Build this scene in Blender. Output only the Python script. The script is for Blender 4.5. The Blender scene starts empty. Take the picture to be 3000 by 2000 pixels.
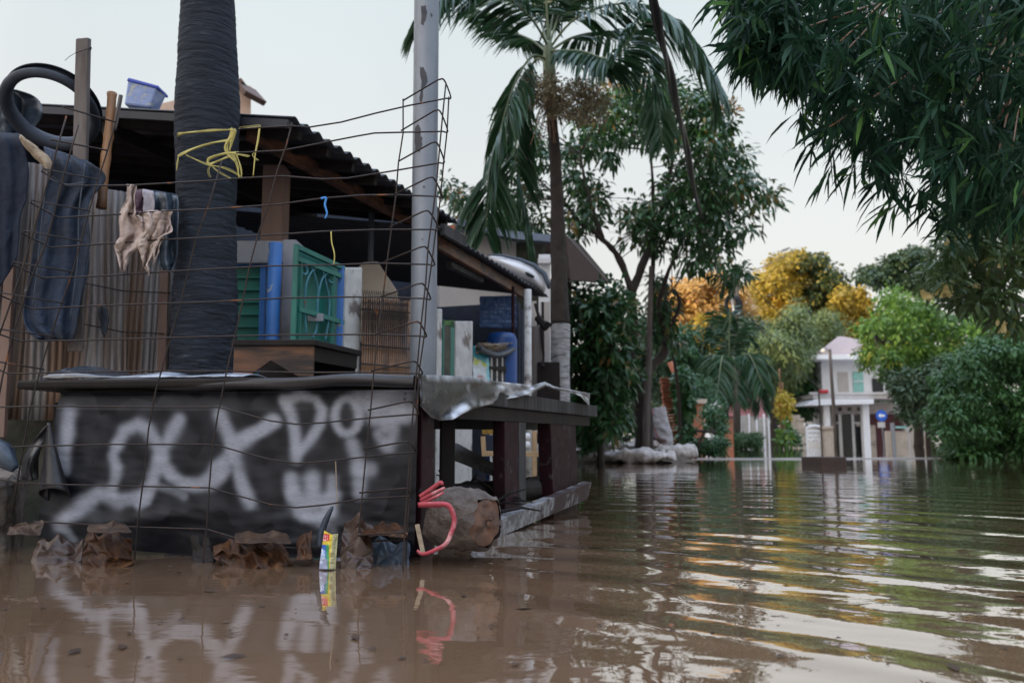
import bpy, math, random
import numpy as np
from mathutils import Vector, Matrix, Euler, noise
random.seed(7); rng = np.random.default_rng(11)
F = 2333.0; PITCH = math.atan(281/F); CH = .5
sp, cp = math.sin(PITCH), math.cos(PITCH)
scene = bpy.context.scene
COL = scene.collection

# ---------- measuring the place from the camera ----------
def ray(x, y):
    r = (x-1500)/F; t = (1000-y)/F
    return Vector((r, cp - t*sp, sp + t*cp))
def P(x, y, Y):
    d = ray(x, y); k = Y/d.y
    return Vector((d.x*k, Y, CH + d.z*k))
def S(x, y, off):            # on a vertical plane parallel to the street:  X = off + .35 Y
    d = ray(x, y); k = off/(d.x - .35*d.y)
    return Vector((d.x*k, d.y*k, CH + d.z*k))
def PLN(x, y, A, B, o=0.):   # on the vertical plane through ground points A and B, pushed out by o
    n = Vector((B[1]-A[1], -(B[0]-A[0]))).normalized()
    d = ray(x, y); k = (n.x*A[0] + n.y*A[1] + o)/(n.x*d.x + n.y*d.y)
    return Vector((d.x*k, d.y*k, CH + d.z*k))
def W(x, y):                 # on the water
    d = ray(x, y); k = -CH/d.z
    return Vector((d.x*k, d.y*k, 0))
def px(v):
    x, y, z = v[0], v[1], v[2]-CH
    f = y*cp + z*sp; u = -y*sp + z*cp
    return 1500 + F*x/f, 1000 - F*u/f
SD = Vector((.33, .944, 0)).normalized(); SN = Vector((-SD.y, SD.x, 0))   # along the street, and away from it to the left

# ---------- meshes ----------
class MB:
    def __init__(s): s.v = []; s.f = []; s.col = None; s.tint = None
    def add(s, vs, fs):
        n = len(s.v); s.v += [Vector(v) for v in vs]; s.f += [tuple(i+n for i in f) for f in fs]; return s
    def hexa(s, b, t):       # b, t: four corners each, same winding
        return s.add(list(b)+list(t), [(3,2,1,0),(4,5,6,7),(0,1,5,4),(1,2,6,5),(2,3,7,6),(3,0,4,7)])
    def box(s, c, size, rz=0, rot=None):
        R = rot or Matrix.Rotation(rz, 3, 'Z'); c = Vector(c); a, b, h = [q/2 for q in size]
        q = [R@Vector(p)+c for p in ((-a,-b,-h),(a,-b,-h),(a,b,-h),(-a,b,-h),(-a,-b,h),(a,-b,h),(a,b,h),(-a,b,h))]
        return s.hexa(q[:4], q[4:])
    def beam(s, a, b, w, h, up=(0,0,1)):
        a, b = Vector(a), Vector(b); d = (b-a).normalized(); up = Vector(up)
        if abs(d.dot(up)) > .95: up = Vector((0,1,0))
        x = d.cross(up).normalized()*w/2; z = x.cross(d).normalized()*h/2
        return s.hexa([a-x-z,a+x-z,a+x+z,a-x+z],[b-x-z,b+x-z,b+x+z,b-x+z])
    def tube(s, pts, r, n=7, cap=True):
        pts = [Vector(p) for p in pts]; m = len(pts); vs = []; fs = []; prev = None
        for i, p in enumerate(pts):
            d = (pts[min(i+1,m-1)]-pts[max(i-1,0)])
            d = d.normalized() if d.length > 1e-9 else Vector((0,0,1))
            if prev is None:
                a = d.orthogonal().normalized()
            else:
                a = prev - d*prev.dot(d); a = a.normalized() if a.length > 1e-6 else d.orthogonal().normalized()
            prev = a; b = d.cross(a); rr = r[i] if hasattr(r, '__len__') else r
            for k in range(n):
                t = 2*math.pi*k/n; vs.append(p + (a*math.cos(t)+b*math.sin(t))*rr)
        for i in range(m-1):
            for k in range(n):
                k2 = (k+1) % n; fs.append((i*n+k, i*n+k2, (i+1)*n+k2, (i+1)*n+k))
        if cap: fs += [tuple(range(n-1,-1,-1)), tuple((m-1)*n+k for k in range(n))]
        return s.add(vs, fs)
    def grid(s, rows):       # rows of points -> sheet
        n = len(rows[0]); vs = [p for r in rows for p in r]
        return s.add(vs, [(i*n+j, i*n+j+1, (i+1)*n+j+1, (i+1)*n+j) for i in range(len(rows)-1) for j in range(n-1)])
    def prism(s, poly, d):   # polygon (points) extruded by d
        n = len(poly); d = Vector(d); vs = list(poly) + [Vector(p)+d for p in poly]
        return s.add(vs, [tuple(range(n-1,-1,-1)), tuple(range(n,2*n))] + [(i,(i+1)%n,n+(i+1)%n,n+i) for i in range(n)])
    def lathe(s, c, prof, n=20, axis=(0,0,1)):
        ax = Vector(axis).normalized(); a = ax.orthogonal().normalized(); b = ax.cross(a); c = Vector(c); vs = []; fs = []; m = len(prof)
        for (r, h) in prof:
            for k in range(n):
                t = 2*math.pi*k/n; vs.append(c + ax*h + (a*math.cos(t)+b*math.sin(t))*r)
        for i in range(m-1):
            for k in range(n): k2 = (k+1)%n; fs.append((i*n+k,i*n+k2,(i+1)*n+k2,(i+1)*n+k))
        fs += [tuple(range(n-1,-1,-1)), tuple((m-1)*n+k for k in range(n))]
        return s.add(vs, fs)
def obj(name, mb, mat, parent=None, smooth=False, bevel=0, solid=0, sub=0, origin=None):
    me = bpy.data.meshes.new(name)
    if parent is not None: o0 = parent['_o'] if '_o' in parent else (0,0,0)
    elif origin is not None: o0 = tuple(origin)
    else:
        xs = [v.x for v in mb.v]; ys = [v.y for v in mb.v]; zs = [v.z for v in mb.v]
        o0 = ((min(xs)+max(xs))/2, (min(ys)+max(ys))/2, min(zs))
    O = Vector(o0)
    me.from_pydata([tuple(v-O) for v in mb.v], [], mb.f); me.update()
    if smooth: me.polygons.foreach_set('use_smooth', [True]*len(me.polygons))
    if mb.col is not None:
        a = me.color_attributes.new('paint', 'FLOAT_COLOR', 'POINT'); a.data.foreach_set('color', np.asarray(mb.col, dtype=np.float32).ravel())
    if mb.tint is not None:
        a = me.attributes.new('tint', 'FLOAT', 'FACE'); a.data.foreach_set('value', np.asarray(mb.tint, dtype=np.float32))
    me.materials.append(mat)
    ob = bpy.data.objects.new(name, me); COL.objects.link(ob)
    if parent is None: ob.location = O
    else:
        ob.parent = parent
    ob['_o'] = o0
    if solid: m = ob.modifiers.new('s','SOLIDIFY'); m.thickness = solid; m.offset = 0
    if bevel: m = ob.modifiers.new('b','BEVEL'); m.width = bevel; m.segments = 2; m.limit_method = 'ANGLE'
    if sub: m = ob.modifiers.new('d','SUBSURF'); m.levels = sub; m.render_levels = sub
    return ob
def tag(o, label=None, cat=None, group=None, kind=None):
    if label: o['label'] = label
    if cat: o['category'] = cat
    if group: o['group'] = group
    if kind: o['kind'] = kind
    return o
def thing(name, label, cat, loc, group=None):
    o = bpy.data.objects.new(name, None); COL.objects.link(o); o.location = Vector(loc); o['_o'] = tuple(Vector(loc)); o.empty_display_size = .1
    return tag(o, label, cat, group)
def nz(v, s=1., seed=0): return noise.noise(Vector((v[0]*s+seed*17.3, v[1]*s-seed*5.1, v[2]*s+seed*3.7)))
def lerp(a, b, t): return a + (b-a)*t
def spline(pts, n):          # Catmull-Rom through points
    pts = [Vector(p) for p in pts]; m = len(pts)-1; out = []
    for i in range(m):
        p0, p1, p2, p3 = pts[max(i-1,0)], pts[i], pts[i+1], pts[min(i+2,m)]
        for k in range(n):
            t = k/n; out.append(.5*((2*p1)+(p2-p0)*t+(2*p0-5*p1+4*p2-p3)*t*t+(3*p1-p0-3*p2+p3)*t**3))
    return out+[pts[-1]]

# ---------- materials ----------
def mat(name, c1, c2=None, rough=.7, nscale=6., detail=6., lo=.35, hi=.65, bump=0., bscale=None, metal=0., spec=.4, stretch=(1,1,1), c3=None, s3=2., lo3=.5, hi3=.62, paint=False, alpha=1., trans=0.):
    m = bpy.data.materials.new(name); m.use_nodes = True; nt = m.node_tree; N = nt.nodes; L = nt.links
    bs = N['Principled BSDF']; bs.inputs['Roughness'].default_value = rough; bs.inputs['Metallic'].default_value = metal
    bs.inputs['Specular IOR Level'].default_value = spec
    tc = N.new('ShaderNodeTexCoord'); mp = N.new('ShaderNodeMapping'); mp.inputs['Scale'].default_value = stretch
    L.new(tc.outputs['Object'], mp.inputs['Vector'])
    def ns(sc, det=detail):
        n = N.new('ShaderNodeTexNoise'); n.inputs['Scale'].default_value = sc; n.inputs['Detail'].default_value = det; n.inputs['Roughness'].default_value = .6
        L.new(mp.outputs[0], n.inputs['Vector']); return n
    def mix(fac, a, b):
        x = N.new('ShaderNodeMix'); x.data_type = 'RGBA'
        L.new(fac, x.inputs[0])
        for s_, v in ((6,a),(7,b)):
            if isinstance(v, tuple): x.inputs[s_].default_value = (*v[:3],1)
            else: L.new(v, x.inputs[s_])
        return x.outputs[2]
    def ramp(o, a, b):
        r = N.new('ShaderNodeMapRange'); r.inputs[1].default_value = a; r.inputs[2].default_value = b; L.new(o, r.inputs[0]); return r.outputs[0]
    c2 = c2 or tuple(q*.72 for q in c1)
    col = mix(ramp(ns(nscale).outputs[0], lo, hi), c1, c2)
    if c3: col = mix(ramp(ns(s3).outputs[0], lo3, hi3), col, c3)
    if paint:
        at = N.new('ShaderNodeAttribute'); at.attribute_name = 'paint'
        col2 = mix(at.outputs['Alpha'], col, at.outputs['Color']); col = col2
    L.new(col, bs.inputs['Base Color'])
    if bump:
        b = N.new('ShaderNodeBump'); b.inputs['Strength'].default_value = 1; b.inputs['Distance'].default_value = bump
        L.new(ns(bscale or nscale*4).outputs[0], b.inputs['Height']); L.new(b.outputs[0], bs.inputs['Normal'])
        rr = N.new('ShaderNodeMapRange'); rr.inputs[3].default_value = max(rough-.12,0.02); rr.inputs[4].default_value = min(rough+.12,1)
        L.new(ns(nscale*2).outputs[0], rr.inputs[0]); L.new(rr.outputs[0], bs.inputs['Roughness'])
    if alpha < 1: bs.inputs['Alpha'].default_value = alpha
    if trans: bs.inputs['Transmission Weight'].default_value = trans
    return m
def leafmat(name, a, b, c=None, tr=.35, rough=.45, sp=.3):
    m = bpy.data.materials.new(name); m.use_nodes = True; nt = m.node_tree; N = nt.nodes; L = nt.links
    bs = N['Principled BSDF']; out = N['Material Output']; bs.inputs['Roughness'].default_value = rough; bs.inputs['Specular IOR Level'].default_value = sp
    at = N.new('ShaderNodeAttribute'); at.attribute_name = 'tint'
    r = N.new('ShaderNodeValToRGB'); r.color_ramp.elements[0].color = (*a,1); r.color_ramp.elements[1].color = (*b,1); r.color_ramp.elements[1].position = .8
    if c: e = r.color_ramp.elements.new(.93); e.color = (*b,1); r.color_ramp.elements[-1].color = (*c,1); r.color_ramp.elements[-1].position = 1.
    L.new(at.outputs['Fac'], r.inputs[0]); L.new(r.outputs[0], bs.inputs['Base Color'])
    t = N.new('ShaderNodeBsdfTranslucent'); L.new(r.outputs[0], t.inputs[0])
    x = N.new('ShaderNodeMixShader'); x.inputs[0].default_value = tr
    L.new(bs.outputs[0], x.inputs[1]); L.new(t.outputs[0], x.inputs[2]); L.new(x.outputs[0], out.inputs[0])
    return m
M = {}
M['rust'] = mat('rusty_wire', (.022,.019,.020), (.042,.028,.022), rough=.6, nscale=30, metal=.4, bump=.001, c3=(.20,.07,.02), s3=9, lo3=.62, hi3=.7)
M['cloth'] = mat('painted_vinyl', (.004,.0045,.007), (.008,.008,.011), rough=.42, nscale=9, bump=.0018, bscale=16, paint=True, spec=.17)
M['vinyl'] = mat('black_vinyl', (.012,.011,.013), (.02,.018,.02), rough=.34, nscale=7, bump=.004, bscale=10, spec=.4)
M['vinyl_worn_sheen'] = mat('worn_vinyl_sheen', (.018,.017,.018), (.03,.028,.03), rough=.3, nscale=9, bump=.004, bscale=18, spec=.35, c3=(.20,.20,.21), s3=9, lo3=.6, hi3=.72, paint=True)  # pale patches and painted edges stand in for sheen on the worn vinyl
M['darkwood'] = mat('damp_dark_wood', (.010,.008,.008), (.022,.017,.015), rough=.65, spec=.18, nscale=8, stretch=(1,1,.2), bump=.002)
M['greywood'] = mat('weathered_grey_wood', (.07,.068,.068), (.032,.03,.031), rough=.75, spec=.2, nscale=22, stretch=(1,1,.12), bump=.002, c3=(.03,.028,.028), s3=4)
M['maroon'] = mat('maroon_paint', (.022,.004,.008), (.012,.003,.005), rough=.6, nscale=9, bump=.001, spec=.18, c3=(.05,.04,.042), s3=11, lo3=.6, hi3=.66)
M['brownwood'] = mat('brown_wood', (.17,.068,.03), (.045,.022,.014), rough=.5, nscale=7, stretch=(.5,1,2.5), bump=.002, c3=(.018,.012,.011), s3=5, lo3=.46, hi3=.62)
M['post_wood'] = mat('grey_brown_timber', (.15,.13,.12), (.085,.068,.06), rough=.8, nscale=14, stretch=(1,1,.15), bump=.002)
M['bamboo'] = mat('dry_bamboo', (.26,.13,.055), (.15,.075,.038), rough=.5, nscale=9, stretch=(1,1,.3), bump=.002, c3=(.06,.035,.025), s3=4, lo3=.55, hi3=.7)
M['steel'] = mat('galvanised_paint', (.20,.22,.255), (.17,.19,.22), rough=.42, nscale=5, metal=.3, bump=.0006, bscale=60)
M['steel_bare'] = mat('dark_peeled_steel', (.035,.04,.05), (.06,.055,.06), rough=.7, nscale=30, bump=.001)
M['zinc'] = mat('old_zinc', (.29,.28,.285), (.17,.15,.14), rough=.55, nscale=8, stretch=(2,2,.12), metal=.2, bump=.002, c3=(.17,.105,.07), s3=3.2, lo3=.48, hi3=.62)
M['roof'] = mat('dark_roof_sheet', (.030,.034,.044), (.022,.024,.032), rough=.6, nscale=3, bump=.002, c3=(.032,.03,.034), s3=2, lo3=.5, hi3=.7)
M['interior'] = mat('veil_blue_wall', (.042,.052,.078), (.026,.032,.05), rough=.9, nscale=2, bump=.003)  # bluish veil over the shadowed interior put into the wall colour
M['timber_pink'] = mat('pinkish_post', (.22,.145,.115), (.17,.11,.09), rough=.8, nscale=6, stretch=(1,1,.4), bump=.002)
M['concrete'] = mat('grey_concrete', (.30,.31,.35), (.24,.25,.28), rough=.85, nscale=5, bump=.002, c3=(.13,.11,.09), s3=2.5, lo3=.55, hi3=.75)
M['mosswall'] = mat('mossy_concrete', (.085,.08,.06), (.045,.05,.035), rough=.9, nscale=7, bump=.006, c3=(.03,.032,.025), s3=3)
M['concrete_tan'] = mat('tan_concrete', (.17,.14,.115), (.11,.09,.075), rough=.9, nscale=9, bump=.012, bscale=18, c3=(.06,.05,.045), s3=4)
M['whitepost'] = mat('flaking_whitewash', (.55,.54,.52), (.42,.41,.39), rough=.85, nscale=8, bump=.002, c3=(.17,.14,.12), s3=5, lo3=.55, hi3=.66)
M['bluepaint'] = mat('blue_paint', (.045,.17,.48), (.035,.13,.38), rough=.45, nscale=4, bump=.001, c3=(.38,.37,.33), s3=9, lo3=.64, hi3=.68)
M['greenpaint'] = mat('green_paint', (.014,.16,.125), (.012,.11,.09), rough=.45, nscale=3, bump=.001, c3=(.05,.05,.03), s3=4, lo3=.62, hi3=.75)
M['tealiron'] = mat('teal_iron', (.05,.20,.24), (.04,.15,.2), rough=.5, nscale=8, c3=(.12,.08,.05), s3=9, lo3=.62, hi3=.7)
M['whitewash_bark'] = mat('whitewashed_bark', (.42,.42,.43), (.22,.21,.22), rough=.85, nscale=7, stretch=(1,1,5), bump=.012, bscale=9, c3=(.07,.06,.055), s3=5, lo3=.55, hi3=.68)
M['bark'] = mat('ringed_bark', (.008,.012,.020), (.018,.024,.036), rough=.9, nscale=7, stretch=(1,1,5), bump=.03, bscale=9, c3=(.06,.07,.09), s3=8, lo3=.6, hi3=.75)
M['bark2'] = mat('dark_bark', (.045,.034,.028), (.025,.02,.018), rough=.9, nscale=8, bump=.01)
M['bark_grey'] = mat('grey_pole_bark', (.11,.095,.085), (.065,.05,.045), rough=.85, nscale=10, stretch=(1,1,.2), bump=.003)
M['crownshaft'] = mat('green_shaft', (.12,.15,.07), (.08,.10,.05), rough=.5, nscale=5, stretch=(1,1,.3))
M['rag'] = mat('cream_rag', (.46,.37,.32), (.34,.26,.23), rough=.95, nscale=12, bump=.02, bscale=11, c3=(.18,.13,.11), s3=6, lo3=.6, hi3=.8)
M['denim'] = mat('navy_denim', (.010,.017,.034), (.006,.010,.022), rough=.9, nscale=9, bump=.02, bscale=9)
M['jacket'] = mat('slate_cloth', (.020,.033,.062), (.012,.019,.036), rough=.8, nscale=6, bump=.025, bscale=9, c3=(.015,.02,.03), s3=4)
M['straw'] = mat('tan_folded_cloth', (.36,.29,.2), (.2,.15,.11), rough=.9, nscale=14, stretch=(1,1,3))
M['purple'] = mat('purple_cloth', (.06,.03,.05), (.11,.07,.09), rough=.9, nscale=4, stretch=(1,1,6))
M['palecloth'] = mat('pale_cloth', (.36,.33,.35), (.27,.24,.27), rough=.9, nscale=7)
M['blackplastic'] = mat('black_plastic', (.02,.028,.042), (.035,.05,.07), rough=.35, nscale=7, bump=.004, bscale=20)
M['rubber'] = mat('old_rubber', (.016,.021,.032), (.03,.037,.052), rough=.65, nscale=10, bump=.002)
M['yellow'] = mat('yellow_raffia', (.50,.43,.13), (.40,.34,.09), rough=.45, nscale=20)
M['pink'] = mat('pink_strap', (.42,.055,.075), (.30,.045,.06), rough=.5, nscale=14, c3=(.55,.28,.28), s3=12, lo3=.55, hi3=.7)
M['bluestring'] = mat('blue_string', (.06,.25,.62), rough=.6)
M['log'] = mat('muddy_log', (.115,.09,.075), (.055,.042,.035), rough=.8, nscale=13, bump=.03, bscale=22, c3=(.19,.18,.175), s3=6, lo3=.56, hi3=.66)
M['log_end'] = mat('cut_log_end', (.16,.078,.045), (.07,.045,.035), rough=.75, nscale=9, bump=.01, bscale=18, c3=(.05,.035,.03), s3=5)
M['wetleaf'] = mat('wet_brown_leaf', (.065,.027,.012), (.022,.012,.008), rough=.5, spec=.2, nscale=22, bump=.004, bscale=60, c3=(.19,.085,.03), s3=14, lo3=.56, hi3=.75)
M['wetleaf2'] = mat('wet_pale_leaf', (.06,.034,.02), (.028,.017,.012), spec=.2, rough=.5, nscale=14, bump=.004, bscale=30)
M['brownplastic'] = mat('muddy_film', (.06,.034,.024), (.03,.018,.014), rough=.3, spec=.3, nscale=12, bump=.004, bscale=20, c3=(.18,.14,.12), s3=9, lo3=.62, hi3=.72)
M['whiteplank'] = mat('whitewashed_plank', (.30,.30,.31), (.11,.10,.10), rough=.6, nscale=18, lo=.40, hi=.58, bump=.004, c3=(.04,.02,.022), s3=4, lo3=.5, hi3=.56)
M['foil'] = mat('packet_print', (.62,.46,.06), (.55,.42,.12), rough=.4, nscale=30, paint=True)
M['tub'] = mat('printed_blue_tub', (.30,.38,.62), (.16,.24,.52), rough=.25, nscale=12, c3=(.45,.46,.36), s3=14, lo3=.52, hi3=.6, alpha=.9)
M['chimney'] = mat('peach_render', (.55,.40,.31), (.45,.32,.25), rough=.85, nscale=5)
M['tilebrown'] = mat('brown_coping', (.13,.08,.06), rough=.8)
M['offwhite'] = mat('offwhite_wall', (.52,.49,.47), (.46,.43,.42), rough=.85, nscale=2, bump=.001)
M['white'] = mat('white_paint', (.80,.81,.84), (.74,.75,.78), rough=.5, nscale=3)
M['fibre'] = mat('white_fibreglass', (.72,.73,.76), (.62,.63,.67), rough=.3, nscale=3)
M['darkrim'] = mat('dark_blue_grey_trim', (.06,.08,.11), rough=.4)
M['glass'] = mat('dark_glass', (.012,.016,.022), (.02,.026,.03), rough=.15, nscale=1, spec=.35)
M['maroonwall'] = mat('maroon_shutter', (.11,.035,.042), (.085,.028,.034), rough=.7, nscale=3, stretch=(8,1,.3))
M['pinkroof'] = mat('pale_pink_tiles', (.36,.28,.26), (.30,.235,.22), rough=.8, nscale=4, bump=.02)
M['creamwall'] = mat('cream_wall', (.52,.45,.38), (.42,.36,.3), rough=.85, nscale=3, c3=(.25,.21,.18), s3=2, lo3=.55, hi3=.75)
M['terracotta'] = mat('orange_render', (.42,.16,.09), (.34,.12,.07), rough=.8, nscale=4, bump=.002)
M['tile'] = mat('terracotta_tile', (.30,.09,.045), (.20,.06,.03), rough=.8, nscale=8, bump=.003)
M['sack'] = mat('woven_white_sack', (.40,.39,.41), (.28,.27,.29), rough=.7, nscale=10, bump=.006, bscale=14, paint=True)
M['sandbag'] = mat('muddy_sandbag', (.55,.51,.49), (.36,.32,.30), rough=.85, nscale=7, bump=.012, bscale=22, c3=(.13,.10,.085), s3=5, lo3=.52, hi3=.68)
M['mud'] = mat('mud_bank', (.10,.075,.055), (.06,.045,.032), rough=.9, nscale=6, bump=.03, bscale=12)
M['cable'] = mat('black_cable', (.012,.013,.016), rough=.5)
M['signblue'] = mat('sign_blue', (.02,.13,.62), rough=.35)
M['tealwindow'] = mat('turquoise_glass', (.30,.62,.58), rough=.15)
M['yellowboard'] = mat('yellow_board', (.38,.26,.06), (.30,.2,.05), rough=.6, nscale=3, stretch=(2,2,.4))
M['banner'] = mat('printed_banner', (.5,.6,.65), rough=.5, paint=True)
M['bluetarp'] = mat('blue_tarp', (.012,.045,.13), (.01,.03,.09), rough=.5, nscale=4, bump=.004, paint=True)
M['bluebarrel'] = mat('blue_plastic_drum', (.012,.06,.22), (.01,.045,.16), rough=.4, nscale=3)
M['gatepale'] = mat('pale_fence_paint', (.42,.40,.37), (.32,.30,.28), rough=.7, nscale=4)
M['redroof'] = mat('dull_red_wall', (.22,.075,.07), (.16,.055,.05), rough=.8, nscale=3)
M['woodpale'] = mat('pale_raw_wood', (.50,.34,.19), (.38,.25,.14), rough=.7, nscale=10)
M['goldfabric'] = mat('gold_weave', (.33,.2,.03), (.16,.1,.03), rough=.8, nscale=40)
M['flower'] = mat('pale_yellow_petals', (.72,.6,.28), (.6,.48,.2), rough=.6, nscale=20)
M['red'] = mat('red_plastic', (.5,.04,.05), rough=.5)
# ================= STALL TABLE =================
FR = (-.396,3.36); FL = (-2.03,3.56); BR = (.629,6.25)
def z3(x,y): return (.4145*x, 1050+.4145*y)
def z5(x,y): return (600+.3826*x, 1100+.3826*y)
def z6(x,y): return (1150+.4145*x, 1050+.4145*y)
ux = (Vector((FR[0],FR[1],0))-Vector((FL[0],FL[1],0))).normalized(); un = Vector((ux.y,-ux.x,0))*1   # un faces the camera
sx = (Vector((BR[0],BR[1],0))-Vector((FR[0],FR[1],0))).normalized(); sn = Vector((sx.y,-sx.x,0))     # faces right
tb = thing('stall_table','dark wooden stall table with black vinyl front sprayed with pale letters, standing in the flood','table',(-.9,4.,0))
fl, fr, br = Vector((*FL,0)), Vector((*FR,0)), Vector((*BR,0))
def up(p, z): q = Vector(p); q.z = z; return q
# top boards
m = MB(); L0 = P(70,1120,3.62); L0.z = 0
for (a,b,c,d) in ((L0+un*.05, fr+un*.05, fr-un*.62+sx*.02, L0-un*.5),):
    m.hexa([up(q,.715) for q in (a,b,c,d)], [up(q,.755) for q in (a,b,c,d)])
obj('tabletop', m, M['darkwood'], tb, bevel=.012)
m = MB(); a,b,c,d = fr+sx*.03+sn*.03, br+sn*.03+sx*.04, br-sn*.75, fr-sn*.6+sx*.6
m.hexa([up(q,.66) for q in (a,b,c,d)], [up(q,.745) for q in (a,b,c,d)])
obj('tabletop', m, M['greywood'], tb, bevel=.006)
m = MB(); a,b = fr+sx*.12-sn*.01, br-sx*.12-sn*.01
m.beam(up(a,.622), up(b,.622), .035, .07); m.beam(up(fr-sn*.3+sx*.3,.60), up(br-sn*.45,.62), .04, .12)
obj('apron', m, M['darkwood'], tb, bevel=.003)
m = MB(); a,b = fr-un*.06+Vector((0,0,.66)), fl-un*.06+Vector((0,0,.66)); m.beam(a,b,.05,.11); obj('apron', m, M['darkwood'], tb, bevel=.003)
def leg(xa, xb, yt, yb, A, B, th, mt, lean=0., zt=.66):
    a = PLN(xa,1300,A,B); b = PLN(xb,1300,A,B); dn = Vector((B[0]-A[0],B[1]-A[1],0)).normalized(); n_ = Vector((dn.y,-dn.x,0))
    m = MB(); q = [a,b,b-n_*th,a-n_*th]; l = dn*lean
    m.hexa([up(p_+l,-.25) for p_ in q],[up(p_,zt) for p_ in q]); return obj('leg', m, M[mt], tb, bevel=.005)
leg(1236,1272,0,0,FR,BR,.09,'maroon')
leg(1478,1538,0,0,(FR[0],FR[1]),(BR[0],BR[1]),.07,'maroon',.02)
leg(1612,1686,0,0,FR,BR,.09,'maroon',.10)
leg(150,205,0,0,(FL[0],FL[1]+.1),(FR[0],FR[1]+.1),.07,'darkwood')
m = MB(); qa = fr-un*.62; m.box((qa.x,qa.y,.2),(.07,.07,.92),.2); obj('leg', m, M['darkwood'], tb, bevel=.004)
m = MB(); qa = br-sn*.7; m.box((qa.x,qa.y,.2),(.07,.07,.92),.2); obj('leg', m, M['darkwood'], tb, bevel=.004)
m = MB(); a = PLN(1510,1448,(FR[0],FR[1]),BR,-.3); b = PLN(1650,1446,FR,BR,-.3); m.beam(Vector((a.x,a.y,.15)),Vector((b.x,b.y,.15)),.04,.14); obj('stretcher', m, M['darkwood'], tb, bevel=.004)
m = MB(); a = PLN(1478,1300,FR,BR,.004); dn = sx
b = PLN(1521,1300,FR,BR,.004); c_ = PLN(1541,1300,FR,BR,.004)
m.hexa([up(p_,-.2) for p_ in (b,c_,c_-sn*.08,b-sn*.08)],[up(p_,.655) for p_ in (b,c_,c_-sn*.08,b-sn*.08)])
obj('brace', m, M['greywood'], tb, bevel=.003)
# rounded vinyl lip on the front edge
m = MB(); rows = []
Lp = L0-un*.02
for i in range(61):
    t = i/60; c = lerp(Lp, fr+un*.06, t); c.z = .732 + .006*math.sin(t*9)+.004*math.sin(t*23+1)
    row = []
    for k in range(13):
        a_ = -2.0+k/12*4.2; r1 = .032*(.9+.1*math.sin(t*17+k)); hh = .026
        e = min(1., t/.03)**.5 if t < .03 else 1.
        row.append(c + un*(r1*math.cos(a_)*e) + Vector((0,0,hh*math.sin(a_)*e)))
    row.append(c-un*.25+Vector((0,0,.03+.012*math.sin(t*31)*math.sin(t*7)))) ; row.append(c-un*.5+Vector((0,0,.028)))
    rows.append(row)
m.grid(rows); obj('edge_wrap', m, M['vinyl'], tb, smooth=True)
# the painted front sheet
strokes = []
def st(pts, w, a=1., cv=z3): strokes.append(([cv(*p_) for p_ in pts], w, a))
st([(490,400),(480,520),(455,640),(440,730)],24,.95)
st([(430,640),(455,740),(470,800)],12,.5)
st([(830,600),(880,510),(970,465),(1050,500),(1100,570),(1125,660),(1105,780),(1075,880),(1010,960)],21,.85)
st([(825,600),(800,680),(825,760),(815,850),(790,930)],17,.75)
st([(1270,430),(1200,540),(1150,640),(1150,740),(1210,830),(1290,880),(1380,900),(1480,890),(1560,830),(1600,780)],22,.9)
st([(1010,960),(860,1000),(700,960),(610,1010),(540,1080),(470,1120),(430,1160)],26,.8)
st([(1120,900),(1220,930),(1300,970)],14,.5)
st([(1090,880),(1040,1010),(980,1040)],14,.6)
st([(1560,400),(1600,500),(1640,590),(1650,700),(1690,830),(1730,940),(1770,1020)],22,.85)
st([(1930,440),(1830,510),(1720,580),(1640,620)],22,.8)
st([(1540,780),(1600,700),(1640,660)],20,.7)
st([(470,1130),(450,1180),(520,1290)],14,.5)
st([(540,360),(440,420),(330,460),(220,510)],20,.8,z5)
st([(610,190),(660,300),(690,430),(700,560),(705,640)],19,.9,z5)
st([(610,190),(730,150),(850,180),(900,260),(880,380),(810,480),(730,580)],17,.85,z5)
o_ = [(1090+95*math.cos(q*math.pi/8), 310+135*math.sin(q*math.pi/8)) for q in range(17)]
st(o_,15,.85,z5)
st([(1190,180),(1300,160),(1420,140),(1540,150)],30,.9,z5)
st([(1260,230),(1380,240),(1500,260),(1560,260)],30,.9,z5); st([(1310,330),(1420,330),(1510,320)],26,.85,z5); st([(1390,410),(1450,410),(1400,540)],22,.75,z5); st([(1330,450),(1380,520)],20,.7,z5)
st([(1130,520),(1160,620),(1180,720),(1180,840),(1180,900)],22,.75,z5); st([(1180,720),(1270,720)],24,.6,z5)
st([(655,790),(665,880),(690,960),(730,1040),(800,1070),(900,1060),(960,1020)],24,.9,z5)
st([(820,790),(825,880),(820,980),(820,1050)],27,.95,z5); st([(975,790),(975,880),(960,960),(940,1040)],20,.8,z5)
st([(680,920),(760,960),(900,960),(980,930)],26,.9,z5)
st([(190,650),(90,700),(20,780)],18,.7,z5); st([(760,1090),(860,1120),(980,1180)],16,.45,z5)
def seg(px_, py_, A, B):
    ax, ay = A; bx, by = B; dx, dy = bx-ax, by-ay; t = np.clip(((px_-ax)*dx+(py_-ay)*dy)/(dx*dx+dy*dy+1e-9),0,1)
    return np.hypot(px_-ax-t*dx, py_-ay-t*dy)
NU, NV = 420, 190; rows = []; m = MB()
zb = []
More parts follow.
